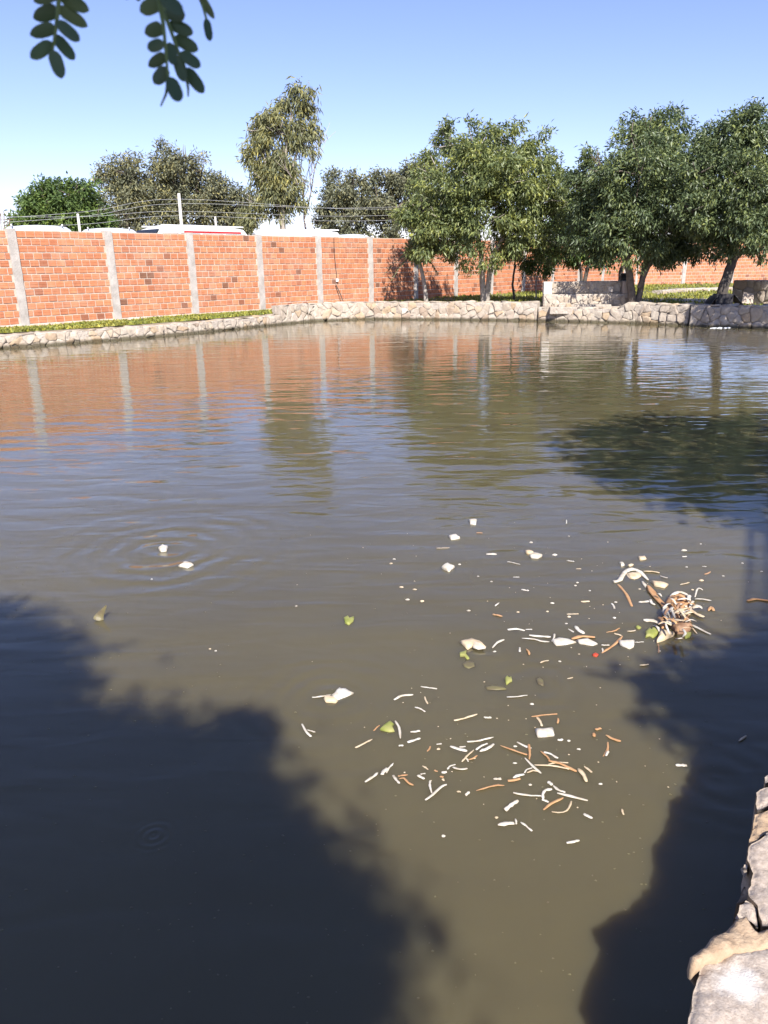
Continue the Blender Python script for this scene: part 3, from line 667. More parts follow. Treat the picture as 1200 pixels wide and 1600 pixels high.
# ------------------------------------------------------------------ trees behind the camera: overhanging fronds and the shade on the water
def shade_twigs(px_poly, n, z0, z1, rg):
    P = np.array([at_z(x, y)[:2] for x, y in px_poly]); lo, hi = P.min(0), P.max(0); out = []
    sh = np.array([SH.x, SH.y]) * SH_LEN
    while len(out) < n:
        q = rg.uniform(lo, hi)
        if in_poly(q, P):
            z = rg.uniform(z0, z1); p = q - sh * z; out.append((p[0], p[1], z))
    return np.array(out)
A_POLY = [(-300, 940), (-40, 965), (20, 985), (70, 1010), (95, 1040), (60, 1120), (190, 1145), (300, 1195), (400, 1260), (430, 1310), (410, 1350), (520, 1400), (610, 1470), (530, 1505), (460, 1560), (450, 1640), (480, 1850), (-300, 1850)]
rg = np.random.default_rng(61)
twA = shade_twigs(A_POLY, 1500, 3.9, 6.2, rg)
ex = []
for _ in range(150):
    p = at_y(rg.uniform(30, 340), rg.uniform(-40, 150), .46); z = rg.uniform(3.9, 5.2); ex.append((p[0] - SH.x * SH_LEN * (z - p[2]), p[1] - SH.y * SH_LEN * (z - p[2]), z))
sprig_shade = np.array(ex)
baseA = np.array([0.7, -4.2, .30])
rootA = empty('overhanging_tree', baseA); tag(rootA, 'shade tree whose leafy sprigs hang into the top left of the view', 'tree')
mb = MB(); cA = twA.mean(0)
stem = smooth_path([baseA + [0, 0, -.3], baseA + [-.1, .1, 1.2], (baseA + cA) / 2 + [0, 0, -.3], cA + [0, 0, -.3]], 5)
mb.add(*tube([p - baseA for p in stem], np.linspace(.2, .09, len(stem)), 9))
for i in range(26):
    t = twA[rg.integers(len(twA))]; s = stem[rg.integers(len(stem) // 2, len(stem))]
    k = smooth_path([s, (s + t) / 2 + rg.normal(0, .1, 3) + [0, 0, -.1], t], 3); mb.add(*tube([p - baseA for p in k], np.linspace(.045, .008, len(k)), 5))
# the bough that carries the hanging sprigs
spr = at_y(180, -60, .48)
shv = np.array([SH.x, SH.y]) * SH_LEN
def over(q, z): return np.array([q[0] - shv[0] * z, q[1] - shv[1] * z, z])
tw_end = np.array([spr[0], .44, spr[2] + .12]); q0 = tw_end[:2] + shv * tw_end[2]
k = smooth_path([stem[-2], over((-1.2, 1.9), 4.3), over((-1.1, 2.3), 3.4), over((-.95, 2.6), 2.9), tw_end], 5)
mb.add(*tube([p - baseA for p in k], np.linspace(.045, .005, len(k)), 6))
mb.build('trunk', M['bark'], rootA, smooth=True)
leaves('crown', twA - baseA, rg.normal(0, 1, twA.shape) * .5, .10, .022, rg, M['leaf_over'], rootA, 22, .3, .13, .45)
leaves('crown', sprig_shade - baseA, rg.normal(0, 1, sprig_shade.shape) * .4, .07, .018, rg, M['leaf_over'], rootA, 22, .3, .035, .45)  # unseen leaf clusters added toward the sun to keep the sprigs shaded
def leaflet(mb, b, t, wpx, y, tilt, rg):
    B = at_y(b[0], b[1], y); T = at_y(t[0], t[1], y + tilt); D = T - B; ln = np.linalg.norm(D); D /= ln
    view = B - np.array([0, 0, EYE]); S = np.cross(D, view); S /= np.linalg.norm(S); Nn = np.cross(S, D)
    w = wpx * px_size(B) / 2; V = []; prof = [(0, .15), (.08, .66), (.22, .96), (.45, 1.0), (.68, .93), (.85, .70), (.95, .34), (1, .03)]
    for u, h in prof:
        c = B + D * ln * u - Nn * ln * .10 * u * u
        V += [c - S * w * h + Nn * w * .22 * h, c, c + S * w * h + Nn * w * .22 * h]
    Fq = []
    for i in range(len(prof) - 1):
        a = 3 * i; Fq += [(a, a + 1, a + 4, a + 3), (a + 1, a + 2, a + 5, a + 4)]
    mb.add([v - baseA for v in V], Fq, float(rg.uniform(.2, .6)))
SPRIGS = [
    (0.448, [(96, -60), (93, -20), (90, 20), (85, 60), (82, 80)], [((92, -30), (56, -22)), ((92, -12), (53, 2)), ((90, 14), (54, 28)), ((86, 42), (49, 54)), ((82, 66), (46, 92)), ((82, 78), (97, 124)), ((93, -30), (141, -8)), ((92, -8), (140, 17)), ((91, 12), (136, 41)), ((88, 33), (127, 66)), ((84, 54), (119, 96))], 22),
    (0.440, [(243, -60), (248, 0), (255, 35), (260, 90), (263, 125)], [((244, -20), (212, -12)), ((248, 4), (219, 18)), ((254, 42), (227, 52)), ((256, 66), (229, 77)), ((259, 86), (233, 103)), ((262, 106), (240, 131)), ((263, 120), (283, 162)), ((248, -10), (289, 23))], 20),
    (0.468, [(250, -60), (256, 10), (268, 50), (282, 90), (292, 128)], [((264, 36), (304, 53)), ((272, 58), (311, 79)), ((281, 82), (316, 106)), ((289, 106), (320, 147)), ((264, 66), (273, 104)), ((276, 86), (288, 129)), ((258, 20), (292, 24))], 20),
    (0.480, [(306, -60), (312, -10), (318, 12), (323, 32)], [((311, -10), (334, 28)), ((322, 28), (329, 69)), ((313, -30), (300, -8))], 13),
    (0.480, [(205, -70), (208, -30), (211, -15)], [((208, -28), (196, 1)), ((211, -18), (218, 4))], 10),
    (0.464, [(40, -80), (38, -40)], [((38, -40), (34, -4)), ((39, -50), (62, -25))], 16)]
for y, rach, lfs, wpx in SPRIGS:
    mb = MB(); pts = [tw_end] + [at_y(x, yy, y) for x, yy in rach]
    kk = smooth_path([p - baseA for p in pts], 3); mb.add(*tube(kk, np.linspace(.0018, .0006, len(kk)), 5), .9)
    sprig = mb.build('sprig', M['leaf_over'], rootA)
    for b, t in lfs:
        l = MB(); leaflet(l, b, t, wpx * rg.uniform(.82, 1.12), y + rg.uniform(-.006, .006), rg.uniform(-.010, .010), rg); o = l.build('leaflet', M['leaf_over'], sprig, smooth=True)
mb = MB()
for y, a, b, c in ((.44, (263, 125), (259, 148), (251, 166)), (.468, (292, 126), (294, 138), (294, 151))):
    mb.add(*tube([at_y(*q, y) - baseA for q in (a, b, c)], [.0009, .0007, .0004], 4), .3)
mb.build('tendril', M['leaf_over'], rootA)
B1 = [(1125, 1140), (1100, 1105), (1060, 1080), (1090, 1072), (1150, 1090), (1185, 1060), (1250, 1020), (1420, 1000), (1420, 1090), (1200, 1160)]
B2 = [(860, 692), (935, 668), (1000, 645), (1100, 655), (1330, 635), (1330, 825), (1150, 808), (1020, 785), (930, 738)]
rg = np.random.default_rng(62)
twB = np.concatenate([shade_twigs(B1, 260, 3.2, 4.6, rg), shade_twigs(B2, 480, 3.6, 5.4, rg)])
baseB = np.array([8.2, 0.2, .3]); rootB = empty('shade_tree', baseB); tag(rootB, 'tree outside the right edge shading the water near the far right', 'tree')
mb = MB(); cB = twB[300:].mean(0); stem = smooth_path([baseB + [0, 0, -.3], baseB + [-.1, .2, 1.4], (baseB * .5 + cB * .5) + [.4, 0, .3], cB], 5)
mb.add(*tube([p - baseB for p in stem], np.linspace(.2, .08, len(stem)), 9))
for i in range(26):
    t = twB[rg.integers(len(twB))]; s = stem[rg.integers(len(stem) // 2, len(stem))]
    k = smooth_path([s, (s + t) / 2 + rg.normal(0, .1, 3), t], 3); mb.add(*tube([p - baseB for p in k], np.linspace(.045, .008, len(k)), 5))
mb.build('trunk', M['bark'], rootB, smooth=True)
leaves('crown', twB - baseB, rg.normal(0, 1, twB.shape) * .5, .13, .028, rg, M['leaf_over'], rootB, 18, .3, .15, .45)

rg = np.random.default_rng(63)
tgt = rg.uniform(0, 1, (700, 2)); zc = rg.uniform(3.4, 5.4, 700)
sx = 9.3 + 4.6 * tgt[:, 0]; sy = 23.2 - .72 * (sx - 9.3) + (tgt[:, 1] - .42) * 1.7
twC = np.stack([sx - SH.x * SH_LEN * (zc - .35), sy - SH.y * SH_LEN * (zc - .35), zc], 1)
baseC = np.array([14.6, 16.2, .35]); rootC = empty('shade_tree', baseC); tag(rootC, 'tree past the right edge whose shade dapples the dark boulder bank', 'tree')
mb = MB(); cC = twC.mean(0); stem = smooth_path([baseC + [0, 0, -.3], baseC + [-.1, .1, 1.4], baseC * .5 + cC * .5, cC], 5)
mb.add(*tube([p - baseC for p in stem], np.linspace(.18, .07, len(stem)), 9))
for i in range(22):
    t = twC[rg.integers(len(twC))]; s_ = stem[rg.integers(len(stem) // 2, len(stem))]
    k = smooth_path([s_, (s_ + t) / 2 + rg.normal(0, .1, 3), t], 3); mb.add(*tube([p - baseC for p in k], np.linspace(.045, .008, len(k)), 5))
mb.build('trunk', M['bark'], rootC, smooth=True)
leaves('crown', twC - baseC, rg.normal(0, 1, twC.shape) * .5, .16, .032, rg, M['leaf_over'], rootC, 12, .3, .14, .45)

# ------------------------------------------------------------------ near bank, bottom right
NZ = .35
nb = empty('near_bank', (NB0[0], NB0[1], 0)); tag(nb, 'rough pale stone and mortar bank edge in the bottom right corner', 'retaining wall')
ob = np.array([NB0[0], NB0[1], 0])
rg = np.random.default_rng(71)
mb = MB(); V = []; NT, ND = 90, 8
ts = np.linspace(-3.5, 11, NT)
for t in ts:
    j = .035 * math.sin(t * 5.1) + .025 * math.sin(t * 11.3 + 1) + rg.uniform(-.015, .015)
    for k, (d, z) in enumerate(((-.10, -.5), (-.15, .0), (-.19, .15), (-.22, NZ - .14), (-.25, NZ - .08), (-.34, NZ - .022), (-.8, NZ - .02), (-1.1, .1))):
        p = NB0 + NBD * t + NBN * (d + j * (k < 5)); V.append((p[0] - ob[0], p[1] - ob[1], z + (rg.uniform(-.012, .012) if k > 1 else 0)))
Fq = [(i * ND + k, (i + 1) * ND + k, (i + 1) * ND + k + 1, i * ND + k + 1) for i in range(NT - 1) for k in range(ND - 1)]
mb.add(V, Fq); mb.build('mortar_core', M['bank_mortar'], nb)
def splash_stone():
    S = M['near_pale'].copy(); S.name = 'near_stone_whitewashed'; N = S.node_tree.nodes; L = S.node_tree.links; P = N['Principled BSDF']
    old = P.inputs['Base Color'].links[0].from_socket; c = at_z(1152, 1536, NZ)
    g = N.new('ShaderNodeNewGeometry'); d = N.new('ShaderNodeVectorMath'); d.operation = 'DISTANCE'; L.new(g.outputs['Position'], d.inputs[0]); d.inputs[1].default_value = tuple(c)
    n = N.new('ShaderNodeTexNoise'); n.inputs['Scale'].default_value = 30; n.inputs['Detail'].default_value = 5; L.new(g.outputs['Position'], n.inputs['Vector'])
    a = N.new('ShaderNodeMath'); a.operation = 'MULTIPLY_ADD'; L.new(n.outputs[0], a.inputs[0]); a.inputs[1].default_value = .085; L.new(d.outputs['Value'], a.inputs[2])
    r = N.new('ShaderNodeMapRange'); r.inputs[1].default_value = .062; r.inputs[2].default_value = .098; r.inputs[3].default_value = .6; r.inputs[4].default_value = 0; L.new(a.outputs[0], r.inputs[0])
    m_ = N.new('ShaderNodeMix'); m_.data_type = 'RGBA'; L.new(r.outputs[0], m_.inputs['Factor']); L.new(old, m_.inputs['A']); m_.inputs['B'].default_value = (.8, .78, .74, 1)
    L.new(m_.outputs['Result'], P.inputs['Base Color']); return S
from mathutils.geometry import delaunay_2d_cdt
from mathutils import noise as mnoise
def rough_stone(name, pxs, z, th, m, seed, edge=.010, amp=.006, fine=.0022):
    """slab stone: outline on the bank top, broken rim, uneven gritty face"""
    rg = np.random.default_rng(seed)
    P = densify(np.array([at_z(x, y, z)[:2] for x, y in pxs]), .014)
    P = np.array([p + np.array([mnoise.noise(Vector((p[0] * 30, p[1] * 30, seed))), mnoise.noise(Vector((p[0] * 30, p[1] * 30, seed + 9)))]) * .007 for p in P])
    n = len(P); lo, hi = P.min(0), P.max(0); pts = [Vector(p) for p in P]
    seg = np.stack([P, np.roll(P, -1, 0)], 1)
    def bdist(q):
        a, b = seg[:, 0], seg[:, 1]; t = np.clip(((q - a) * (b - a)).sum(1) / (((b - a) ** 2).sum(1) + 1e-12), 0, 1)
        return float(np.min(np.linalg.norm(a + (b - a) * t[:, None] - q, axis=1)))
    step = .0085; depth_of = [0.0] * n
    for x in np.arange(lo[0], hi[0], step):
        for y in np.arange(lo[1], hi[1], step):
            q = np.array([x, y]) + rg.uniform(-.003, .003, 2)
            if in_poly(q, P):
                d = bdist(q)
                if d > .004: pts.append(Vector(q)); depth_of.append(d)
    vs2, _, tris, orig, _, _ = delaunay_2d_cdt(pts, [(k, (k + 1) % n) for k in range(n)], [], 1, 1e-6)
    V = []; rim = [None] * n
    for k, v in enumerate(vs2):
        o = orig[k][0] if orig[k] else 0; d = depth_of[o] if orig[k] else 0
        q = Vector((v.x, v.y, seed * 3.1))
        h = amp * 2.2 * mnoise.fractal(q * 9, .9, 2.1, 3) + fine * 1.6 * mnoise.fractal(q * 70, .7, 2.2, 3) - edge * max(0, 1 - d / (edge * 1.8)) ** 2
        pit = mnoise.noise(q * 24); h -= .006 * max(0, pit - .42) / .3
        V.append((v.x, v.y, z + h))
        for a in orig[k]:
            if a < n: rim[a] = k
    Fq = [tuple(t) for t in tris]; c = P.mean(0); b0 = len(V)
    for p in P: V.append((p[0] + rg.uniform(-.004, .004), p[1] + rg.uniform(-.004, .004), z - th * .35 - edge))
    for p in P: q = c + (p - c) * .8; V.append((q[0], q[1], z - th))
    for k in range(n):
        a, b = rim[k], rim[(k + 1) % n]
        if a is None or b is None: continue
        Fq.append((a, b0 + k, b0 + (k + 1) % n, b)); Fq.append((b0 + k, b0 + n + k, b0 + n + (k + 1) % n, b0 + (k + 1) % n))
    mb = MB(); mb.add(np.array(V) - ob, Fq); return mb.build(name, m, nb, smooth=True)
rough_stone('stone', [(1062, 1660), (1072, 1605), (1080, 1570), (1090, 1525), (1099, 1500), (1150, 1484), (1200, 1478), (1300, 1470), (1330, 1660)], NZ, .3, splash_stone(), 1)
rough_stone('stone', [(1081, 1492), (1079, 1505), (1087, 1511), (1098, 1498), (1125, 1491), (1195, 1477), (1240, 1470), (1235, 1440), (1185, 1450), (1166, 1432), (1150, 1434), (1118, 1462)], NZ + .012, .09, M['near_brown'], 2, amp=.007, fine=.003)
rough_stone('stone', [(1150, 1431), (1156, 1412), (1168, 1400), (1182, 1412), (1186, 1445), (1166, 1430)], NZ - .005, .12, M['near_pale'], 3)
rough_stone('stone', [(1170, 1384), (1178, 1360), (1166, 1338), (1170, 1322), (1196, 1302), (1250, 1290), (1270, 1440), (1240, 1440), (1192, 1446), (1184, 1412), (1170, 1398)], NZ + .006, .25, M['near_stone'], 4)
rough_stone('stone', [(1152, 1408), (1160, 1385), (1168, 1372), (1176, 1385), (1168, 1400)], NZ - .07, .2, M['near_brown'], 5)
rough_stone('stone', [(1161, 1352), (1165, 1345), (1169, 1350), (1167, 1357)], NZ - .01, .03, M['near_pale'], 6, edge=.004, amp=.002, fine=.001)
rough_stone('stone', [(1173, 1314), (1176, 1290), (1180, 1268), (1200, 1262), (1250, 1250), (1250, 1288), (1195, 1300), (1184, 1310)], NZ, .25, M['near_brown'], 7)
rough_stone('stone', [(1183, 1262), (1182, 1234), (1190, 1228), (1240, 1218), (1240, 1248), (1200, 1258)], NZ, .25, M['near_stone'], 8)
rough_stone('stone', [(1195, 1222), (1196, 1212), (1206, 1203), (1240, 1195), (1240, 1214)], NZ - .01, .25, M['near_pale'], 9)
rough_stone('stone', [(1205, 1200), (1215, 1160), (1240, 1120), (1290, 1110), (1290, 1190)], NZ, .25, M['near_stone'], 10)
sheet('bank_path', [NB0 + NBD * -3.5 + NBN * -.6, NB0 + NBD * 11 + NBN * -.6, NB0 + NBD * 11 + NBN * -5, NB0 + NBD * -3.5 + NBN * -5], .318, M['path'])

# ------------------------------------------------------------------ stone bench and the things round it
def bench():
    b = at_z(916, 478, .46); root = empty('stone_bench', (b[0], b[1], .44), math.radians(-7)); tag(root, 'low stone bench with whitewashed ends facing the pond', 'bench')
    rg = np.random.default_rng(81)
    w = 1.42
    mb = MB(); mb.add(*bevel_box(-w, w, -.02, .52, -.1, .40, .02)); mb.build('seat', M['bank_mortar'], root)
    mb = MB(); mb.add(*bevel_box(-w + .27, w - .27, .30, .60, .40, .80, .02)); mb.build('backrest', M['bank_mortar'], root)
    for s in (-1, 1):
        mb = MB(); mb.add(*bevel_box(min(s * w, s * (w - .27)), max(s * w, s * (w - .27)), .02, .60, .395, .80, .02)); mb.build('armrest', M['whitewash'] if s < 0 else M['near_pale'], root)
    for cell in voronoi(-w + .02, w - .02, 0, .36, .17, rg, 1.4):
        me = stone_mesh('stone', cell, lambda s, z, d: (s, -.02 - d, z), .008, .025, rg)
        if me: link('stone', me, M['stone'], root)
    for cell in voronoi(-w + .29, w - .29, .43, .78, .15, rg, 1.4):
        me = stone_mesh('stone', cell, lambda s, z, d: (s, .30 - d, z), .008, .02, rg)
        if me: link('stone', me, M['stone'], root)
    # the doorstep slabs in front
    c = at_z(916, 489, .46)
    for k, (x0, x1, yy, z) in enumerate(((-.95, .75, -.42, .05), (-1.25, 1.0, -.72, -.005))):
        mb = MB(); mb.add(*bevel_box(x0, x1, yy, yy + .34, -.2, z + .03, .015)); mb.build('step', M['bank_mortar'], root)
bench()
p = at_y(974, 442, 26.9)
mb = MB(); k = at_y(974, 429, 26.9)
post = empty('black_post', (p[0], p[1], .44)); tag(post, 'short black capped post behind the right end of the bench', 'post')
hh = k[2] - .44
mb.add(*tube([(0, 0, -.1), (0, 0, hh - .1), (0, 0, hh - .05), (0, 0, hh)], [.10, .10, .115, .09], 12)); mb.build('shaft', M['black'], post)
mb = MB(); mb.add(*tube([(0, 0, hh - .005), (0, 0, hh + .03), (0, 0, hh + .05)], [.12, .12, .05], 12)); mb.build('cap', M['black'], post)
# planter at the leaning tree
pp = at_y(1128, 474, 23.45); pl = empty('tree_planter', (pp[0], pp[1], .52), math.radians(-12)); tag(pl, 'dark slate box planter round the foot of the leaning tree', 'planter')
rg = np.random.default_rng(82)
for (x0, x1, y0, y1) in ((-.24, .24, -.26, -.20), (-.24, .24, .20, .26), (-.26, -.20, -.195, .195), (.20, .26, -.195, .195)):
    mb = MB(); mb.add(*bevel_box(x0, x1, y0, y1, -.15, .32 + rg.uniform(0, .05), .012)); mb.build('slab', M['planter'], pl)
mb = MB(); mb.add(*box(-.198, .198, -.198, .198, -.1, .25)); mb.build('soil', M['dirt'], pl)
for s, lab in ((-1, 'black sheet slumped against the left of the planter'), (1, 'black sheet slumped against the right of the planter')):
    V = []; n = 9
    c0 = pp + np.array([s * .27, -.05, 0])
    for i in range(n):
        for j in range(7):
            u, v = i / (n - 1), j / 6; wz = math.sin(u * 9 + j) * .015
            V.append((c0[0] + s * (u * .40), c0[1] - .28 + v * .5 + wz, .47 + .40 * (1 - u) ** 1.4 * (1 - .3 * abs(v - .5)) + .02 + wz))
    Fq = [(i * 7 + j, (i + 1) * 7 + j, (i + 1) * 7 + j + 1, i * 7 + j + 1) for i in range(n - 1) for j in range(6)]
    mb = MB(); mb.add(V, Fq); o = mb.build('black_sheet', M['black'], smooth=True); tag(o, lab, 'tarp')
    sm = o.modifiers.new('thickness', 'SOLIDIFY'); sm.thickness = .02
# rubble wall at the right edge with a slab leaning on it
a = at_z(1152, 474, .5); d = at_z(1275, 478, .5)
bank('rubble_wall', [a[:2] + np.array([0, .5]), d[:2] + np.array([0, .2])], 1.22, .4, .26, 'brown rubble stone wall at the right edge behind the leaning tree', 'wall', z0=.3, batter=.02, seed=83, depth=.05)
c = at_z(1168, 474, .52)
mb = MB(); mb.add(*bevel_box(-.17, .17, -.025, .025, 0, .38, .01)); o = mb.build('stone_slab', M['near_pale']); o.location = (c[0], c[1] + .02, .5); o.rotation_euler = (math.radians(-28), math.radians(8), math.radians(-10)); tag(o, 'pale square slab leaning on the rubble wall at the right edge', 'slab')
# low kerb of the ramp across the lawn
k0 = [at_z(x, y, .5)[:2] for x, y in ((1036, 458.5), (1075, 455), (1120, 453.5), (1160, 453))]
bank('ramp_kerb', k0, .62, .5, .2, 'low pale stone kerb crossing the lawn toward the right wall', 'kerb', z0=.3, batter=.01, seed=84, flip=1, depth=.03)
# froth where water runs in under the dark bank
mb = MB(); rg = np.random.default_rng(9); c = at_z(1128, 512.5)
for i in range(22):
    q = c + np.array([rg.normal(0, .30), rg.normal(-.02, .05), 0]); r = rg.uniform(.012, .035)
    V = [(q[0] + r * 1.6 * math.cos(a) * s, q[1] + r * math.sin(a) * s, .003 + hz) for s, hz in ((1, 0), (.6, r * .45)) for a in np.linspace(0, 2 * math.pi, 7)[:-1]] + [(q[0], q[1], .003 + r * .6)]
    mb.add(V, [(k, (k + 1) % 6, 6 + (k + 1) % 6, 6 + k) for k in range(6)] + [(6 + k, 6 + (k + 1) % 6, 12) for k in range(6)])
tag(mb.build('foam', M['foam'], smooth=True), 'white froth on the water below the dark bank at the right', 'foam', kind='stuff')

# ------------------------------------------------------------------ vans behind the wall, fence, poles
def make_van():
    root = empty('parked_van', (0, 0, 0))
    prof = [(-2.45, .45), (-2.5, .9), (-2.46, 1.6), (-2.38, 2.05), (-2.2, 2.24), (-1.5, 2.33), (0, 2.36), (1.0, 2.33), (1.5, 2.2), (1.95, 1.62), (2.45, 1.2), (2.55, .8), (2.5, .45)]
    n = len(prof); V = []
    for y, ins, dz in ((-.92, .10, -.10), (-.80, .03, -.02), (-.4, 0, .02), (0, 0, .035), (.4, 0, .02), (.80, .03, -.02), (.92, .10, -.10)):
        for x, z in prof: V.append((x * (1 - ins * .03), y, z + (dz if z > 1.5 else 0)))
    Fq = [(r * n + k, r * n + k + 1, (r + 1) * n + k + 1, (r + 1) * n + k) for r in range(6) for k in range(n - 1)] + [tuple(range(n)), tuple(range(6 * n, 7 * n))[::-1]]
    Fq += [(r * n + n - 1, r * n, (r + 1) * n, (r + 1) * n + n - 1) for r in range(6)]
    mb = MB(); mb.add(V, Fq); mb.build('body', M['white_paint'], root, smooth=False)
    for s in (-1, 1):
        for x0, x1 in ((-2.2, -1.25), (-1.15, -.2), (-.1, .75), (.85, 1.5)):
            mb = MB(); mb.add(*bevel_box(x0, x1, min(s * .915, s * .935), max(s * .915, s * .935), 1.40, 2.04, .006)); mb.build('window', M['glass'], root)
        for x in (-1.6, 1.65):
            mb = MB(); mb.add(*tube([(x, s * .72, .34), (x, s * .76, .34), (x, s * .92, .34), (x, s * .95, .34)], [.30, .34, .34, .30], 16)); wv = mb.build('wheel', M['rubber'], root)
            mb = MB(); mb.add(*tube([(x, s * .945, .34), (x, s * .965, .34)], [.20, .17], 12)); mb.build('rim', M['steel'], wv)
        mb = MB(); mb.add(*bevel_box(2.44, 2.56, s * .72 - .12, s * .72 + .12, .85, 1.02, .02)); mb.build('headlight', M['steel'], root)
    mb = MB(); mb.add([(1.53, -.74, 2.17), (1.53, .74, 2.17), (1.97, .8, 1.63), (1.97, -.8, 1.63), (1.56, -.74, 2.19), (1.56, .74, 2.19), (2.0, .8, 1.65), (2.0, -.8, 1.65)], [(0, 1, 2, 3), (7, 6, 5, 4), (0, 4, 5, 1), (1, 5, 6, 2), (2, 6, 7, 3), (3, 7, 4, 0)]); mb.build('windscreen', M['glass'], root)
    mb = MB(); mb.add(*bevel_box(-2.3, 1.4, -.70, -.66, 2.30, 2.35, .008)); mb.add(*bevel_box(-2.3, 1.4, .66, .70, 2.30, 2.35, .008)); mb.build('roof_rail', M['white_paint'], root)
    for s in (-1, 1):
        mb = MB(); mb.add(*bevel_box(-2.0, .6, min(s * .91, s * .925), max(s * .91, s * .925), 2.06, 2.13, .004)); mb.build('red_stripe', M['red'], root)
    return root
van = make_van()
def copy_tree(o, parent=None):
    c = o.copy(); COL.objects.link(c); c.parent = parent
    for ch in [q for q in o.children]: copy_tree(ch, c)
    return c
vans = [(58, 353.5, 25.5, 'roof of a white van above the wall at the far left', None),
        (170, 357.5, 30.0, 'low white van roof behind the second wall pillar', None),
        (287, 351, 31.0, 'highest white van roof with a red stripe, beside the tall white pole', 180),
        (447, 358, 36.5, 'rounded white van roof in front of the eucalyptus', 150),
        (548, 366.5, 41.5, 'barely visible flat white van roof nearest the round tree', None)]
for i, (X, Y, y, lab, rot) in enumerate(vans):
    o = van if i == 0 else copy_tree(van)
    p = at_y(X, Y, y); o.location = (p[0], p[1], p[2] - 2.40); o.rotation_euler = (0, 0, math.atan2(p[1], p[0]) if rot is None else ROTW + math.radians(rot) + random.uniform(-.05, .05)); tag(o, lab, 'van', 'vans parked behind the wall')
    if i == 2: striped = o
for o in [q for q in bpy.data.objects if q.name.startswith('red_stripe') and q.parent != striped]: bpy.data.objects.remove(o)
# barbed fence posts with strands
def pole(name, X, Ytop, y, r, m, label, cat, group):
    t = at_y(X, Ytop, y); root = empty(name, (t[0], t[1], BGZ)); tag(root, label, cat, group)
    h = t[2] - BGZ
    mb = MB(); mb.add(*tube([(0, 0, -.3), (0, 0, h * .5), (.01, 0, h)], [r, r, r * .92], 8)); mb.build('shaft', m, root)
    mb = MB(); mb.add(*tube([(.01, 0, h - .005), (.01, 0, h + .025)], [r * 1.05, r * .6], 8)); mb.build('cap', m, root)
    return t
t1 = pole('fence_post', 279, 303, 37, .075, M['whitewash'], 'tall white pole rising above the van roofs', 'post', 'white fence posts')
pole('fence_post', 121, 335, 30, .05, M['whitewash'], 'short white post above the wall at the left', 'post', 'white fence posts')
pole('fence_post', 336, 339, 41, .055, M['whitewash'], 'short white post right of the tall pole', 'post', 'white fence posts')
for i, (y0, y1, y2) in enumerate(((352, 318, 320), (345, 311, 326), (338, 330, 333), (356, 337, 341))):
    mb = MB(); A_ = at_y(-60, y0, 27); B_2 = at_y(279, y1, 37); C_ = at_y(700, y2, 52)
    k = smooth_path([A_, (A_ + B_2) / 2 - np.array([0, 0, .12]), B_2, (B_2 + C_) / 2 - np.array([0, 0, .2]), C_], 5)
    mb.add(*tube(k, .006, 4)); tag(mb.build('fence_wire', M['steel']), ['second', 'topmost', 'third', 'lowest'][i] + ' thin wire strung above the wall past the tall pole', 'wire', 'wires above the wall')
rb = at_y(8, 356, 26); root = empty('rebar_mesh', (rb[0], rb[1], WZ + 2.3)); tag(root, 'rusty rebar rods sticking up at the left end of the wall', 'rebar')
for k, (x, t) in enumerate(((-4, 338), (2, 332), (7, 329), (12, 345), (16, 342))):
    mb = MB(); a, b = at_y(x, 372, 26) - rb, at_y(x - 1, t, 26) - rb
    off = np.array([0, 0, rb[2] - WZ - 2.3]); mb.add(*tube([a + off, b + off], .012, 5)); mb.build('rod', M['rust'], root)
mb = MB(); mb.add(*tube([at_y(-10, 344, 26) - rb + off, at_y(22, 343, 26) - rb + off], .01, 5)); mb.build('rod', M['rust'], root)

# ------------------------------------------------------------------ floating scraps
CA, CB, CC, CD = (450, 1050, 5), (680, 1050, 4), (600, 800, 4), (880, 850, 5)
STR = []
def S(crop, pts, w, c): STR.append(([(crop[0] + x / crop[2], crop[1] + y / crop[2]) for x, y in pts], w / crop[2], c))
for p, w_, c_ in [
    ([(190, 200), (260, 192), (335, 178)], 11, 'white'), ([(110, 410), (145, 470), (180, 505)], 19, 'white'), ([(150, 455), (212, 472)], 11, 'white'),
    ([(830, 218), (890, 185), (975, 178)], 13, 'white'), ([(1040, 115), (1162, 132)], 13, 'white'), ([(1068, 192), (1092, 250)], 13, 'cream'), ([(992, 275), (1070, 310)], 13, 'white'),
    ([(670, 460), (714, 418)], 12, 'tan'), ([(528, 592), (590, 560), (658, 526)], 16, 'cream'), ([(838, 385), (878, 518)], 21, 'white'), ([(958, 470), (1030, 460)], 14, 'white'),
    ([(935, 550), (1032, 518)], 19, 'white'), ([(866, 580), (902, 574)], 11, 'white'), ([(1088, 622), (1112, 582)], 18, 'tan'), ([(604, 858), (700, 788)], 22, 'white'),
    ([(735, 800), (775, 755)], 28, 'white'), ([(770, 790), (822, 715)], 18, 'white'), ([(822, 810), (872, 872)], 18, 'white'), ([(862, 815), (935, 805)], 17, 'tan'),
    ([(870, 835), (905, 830), (940, 865), (978, 884)], 16, 'tan'), ([(1050, 735), (1095, 765)], 16, 'cream'), ([(1145, 768), (1168, 780)], 12, 'tan'), ([(1010, 808), (1065, 835)], 22, 'white'), ([(1036, 802), (1072, 794)], 16, 'white'),
    ([(1112, 850), (1124, 948)], 20, 'white'), ([(1075, 998), (1130, 960), (1200, 895), (1238, 880)], 20, 'white'), ([(1160, 566), (1200, 562)], 12, 'white')]: S(CA, p, w_, c_)
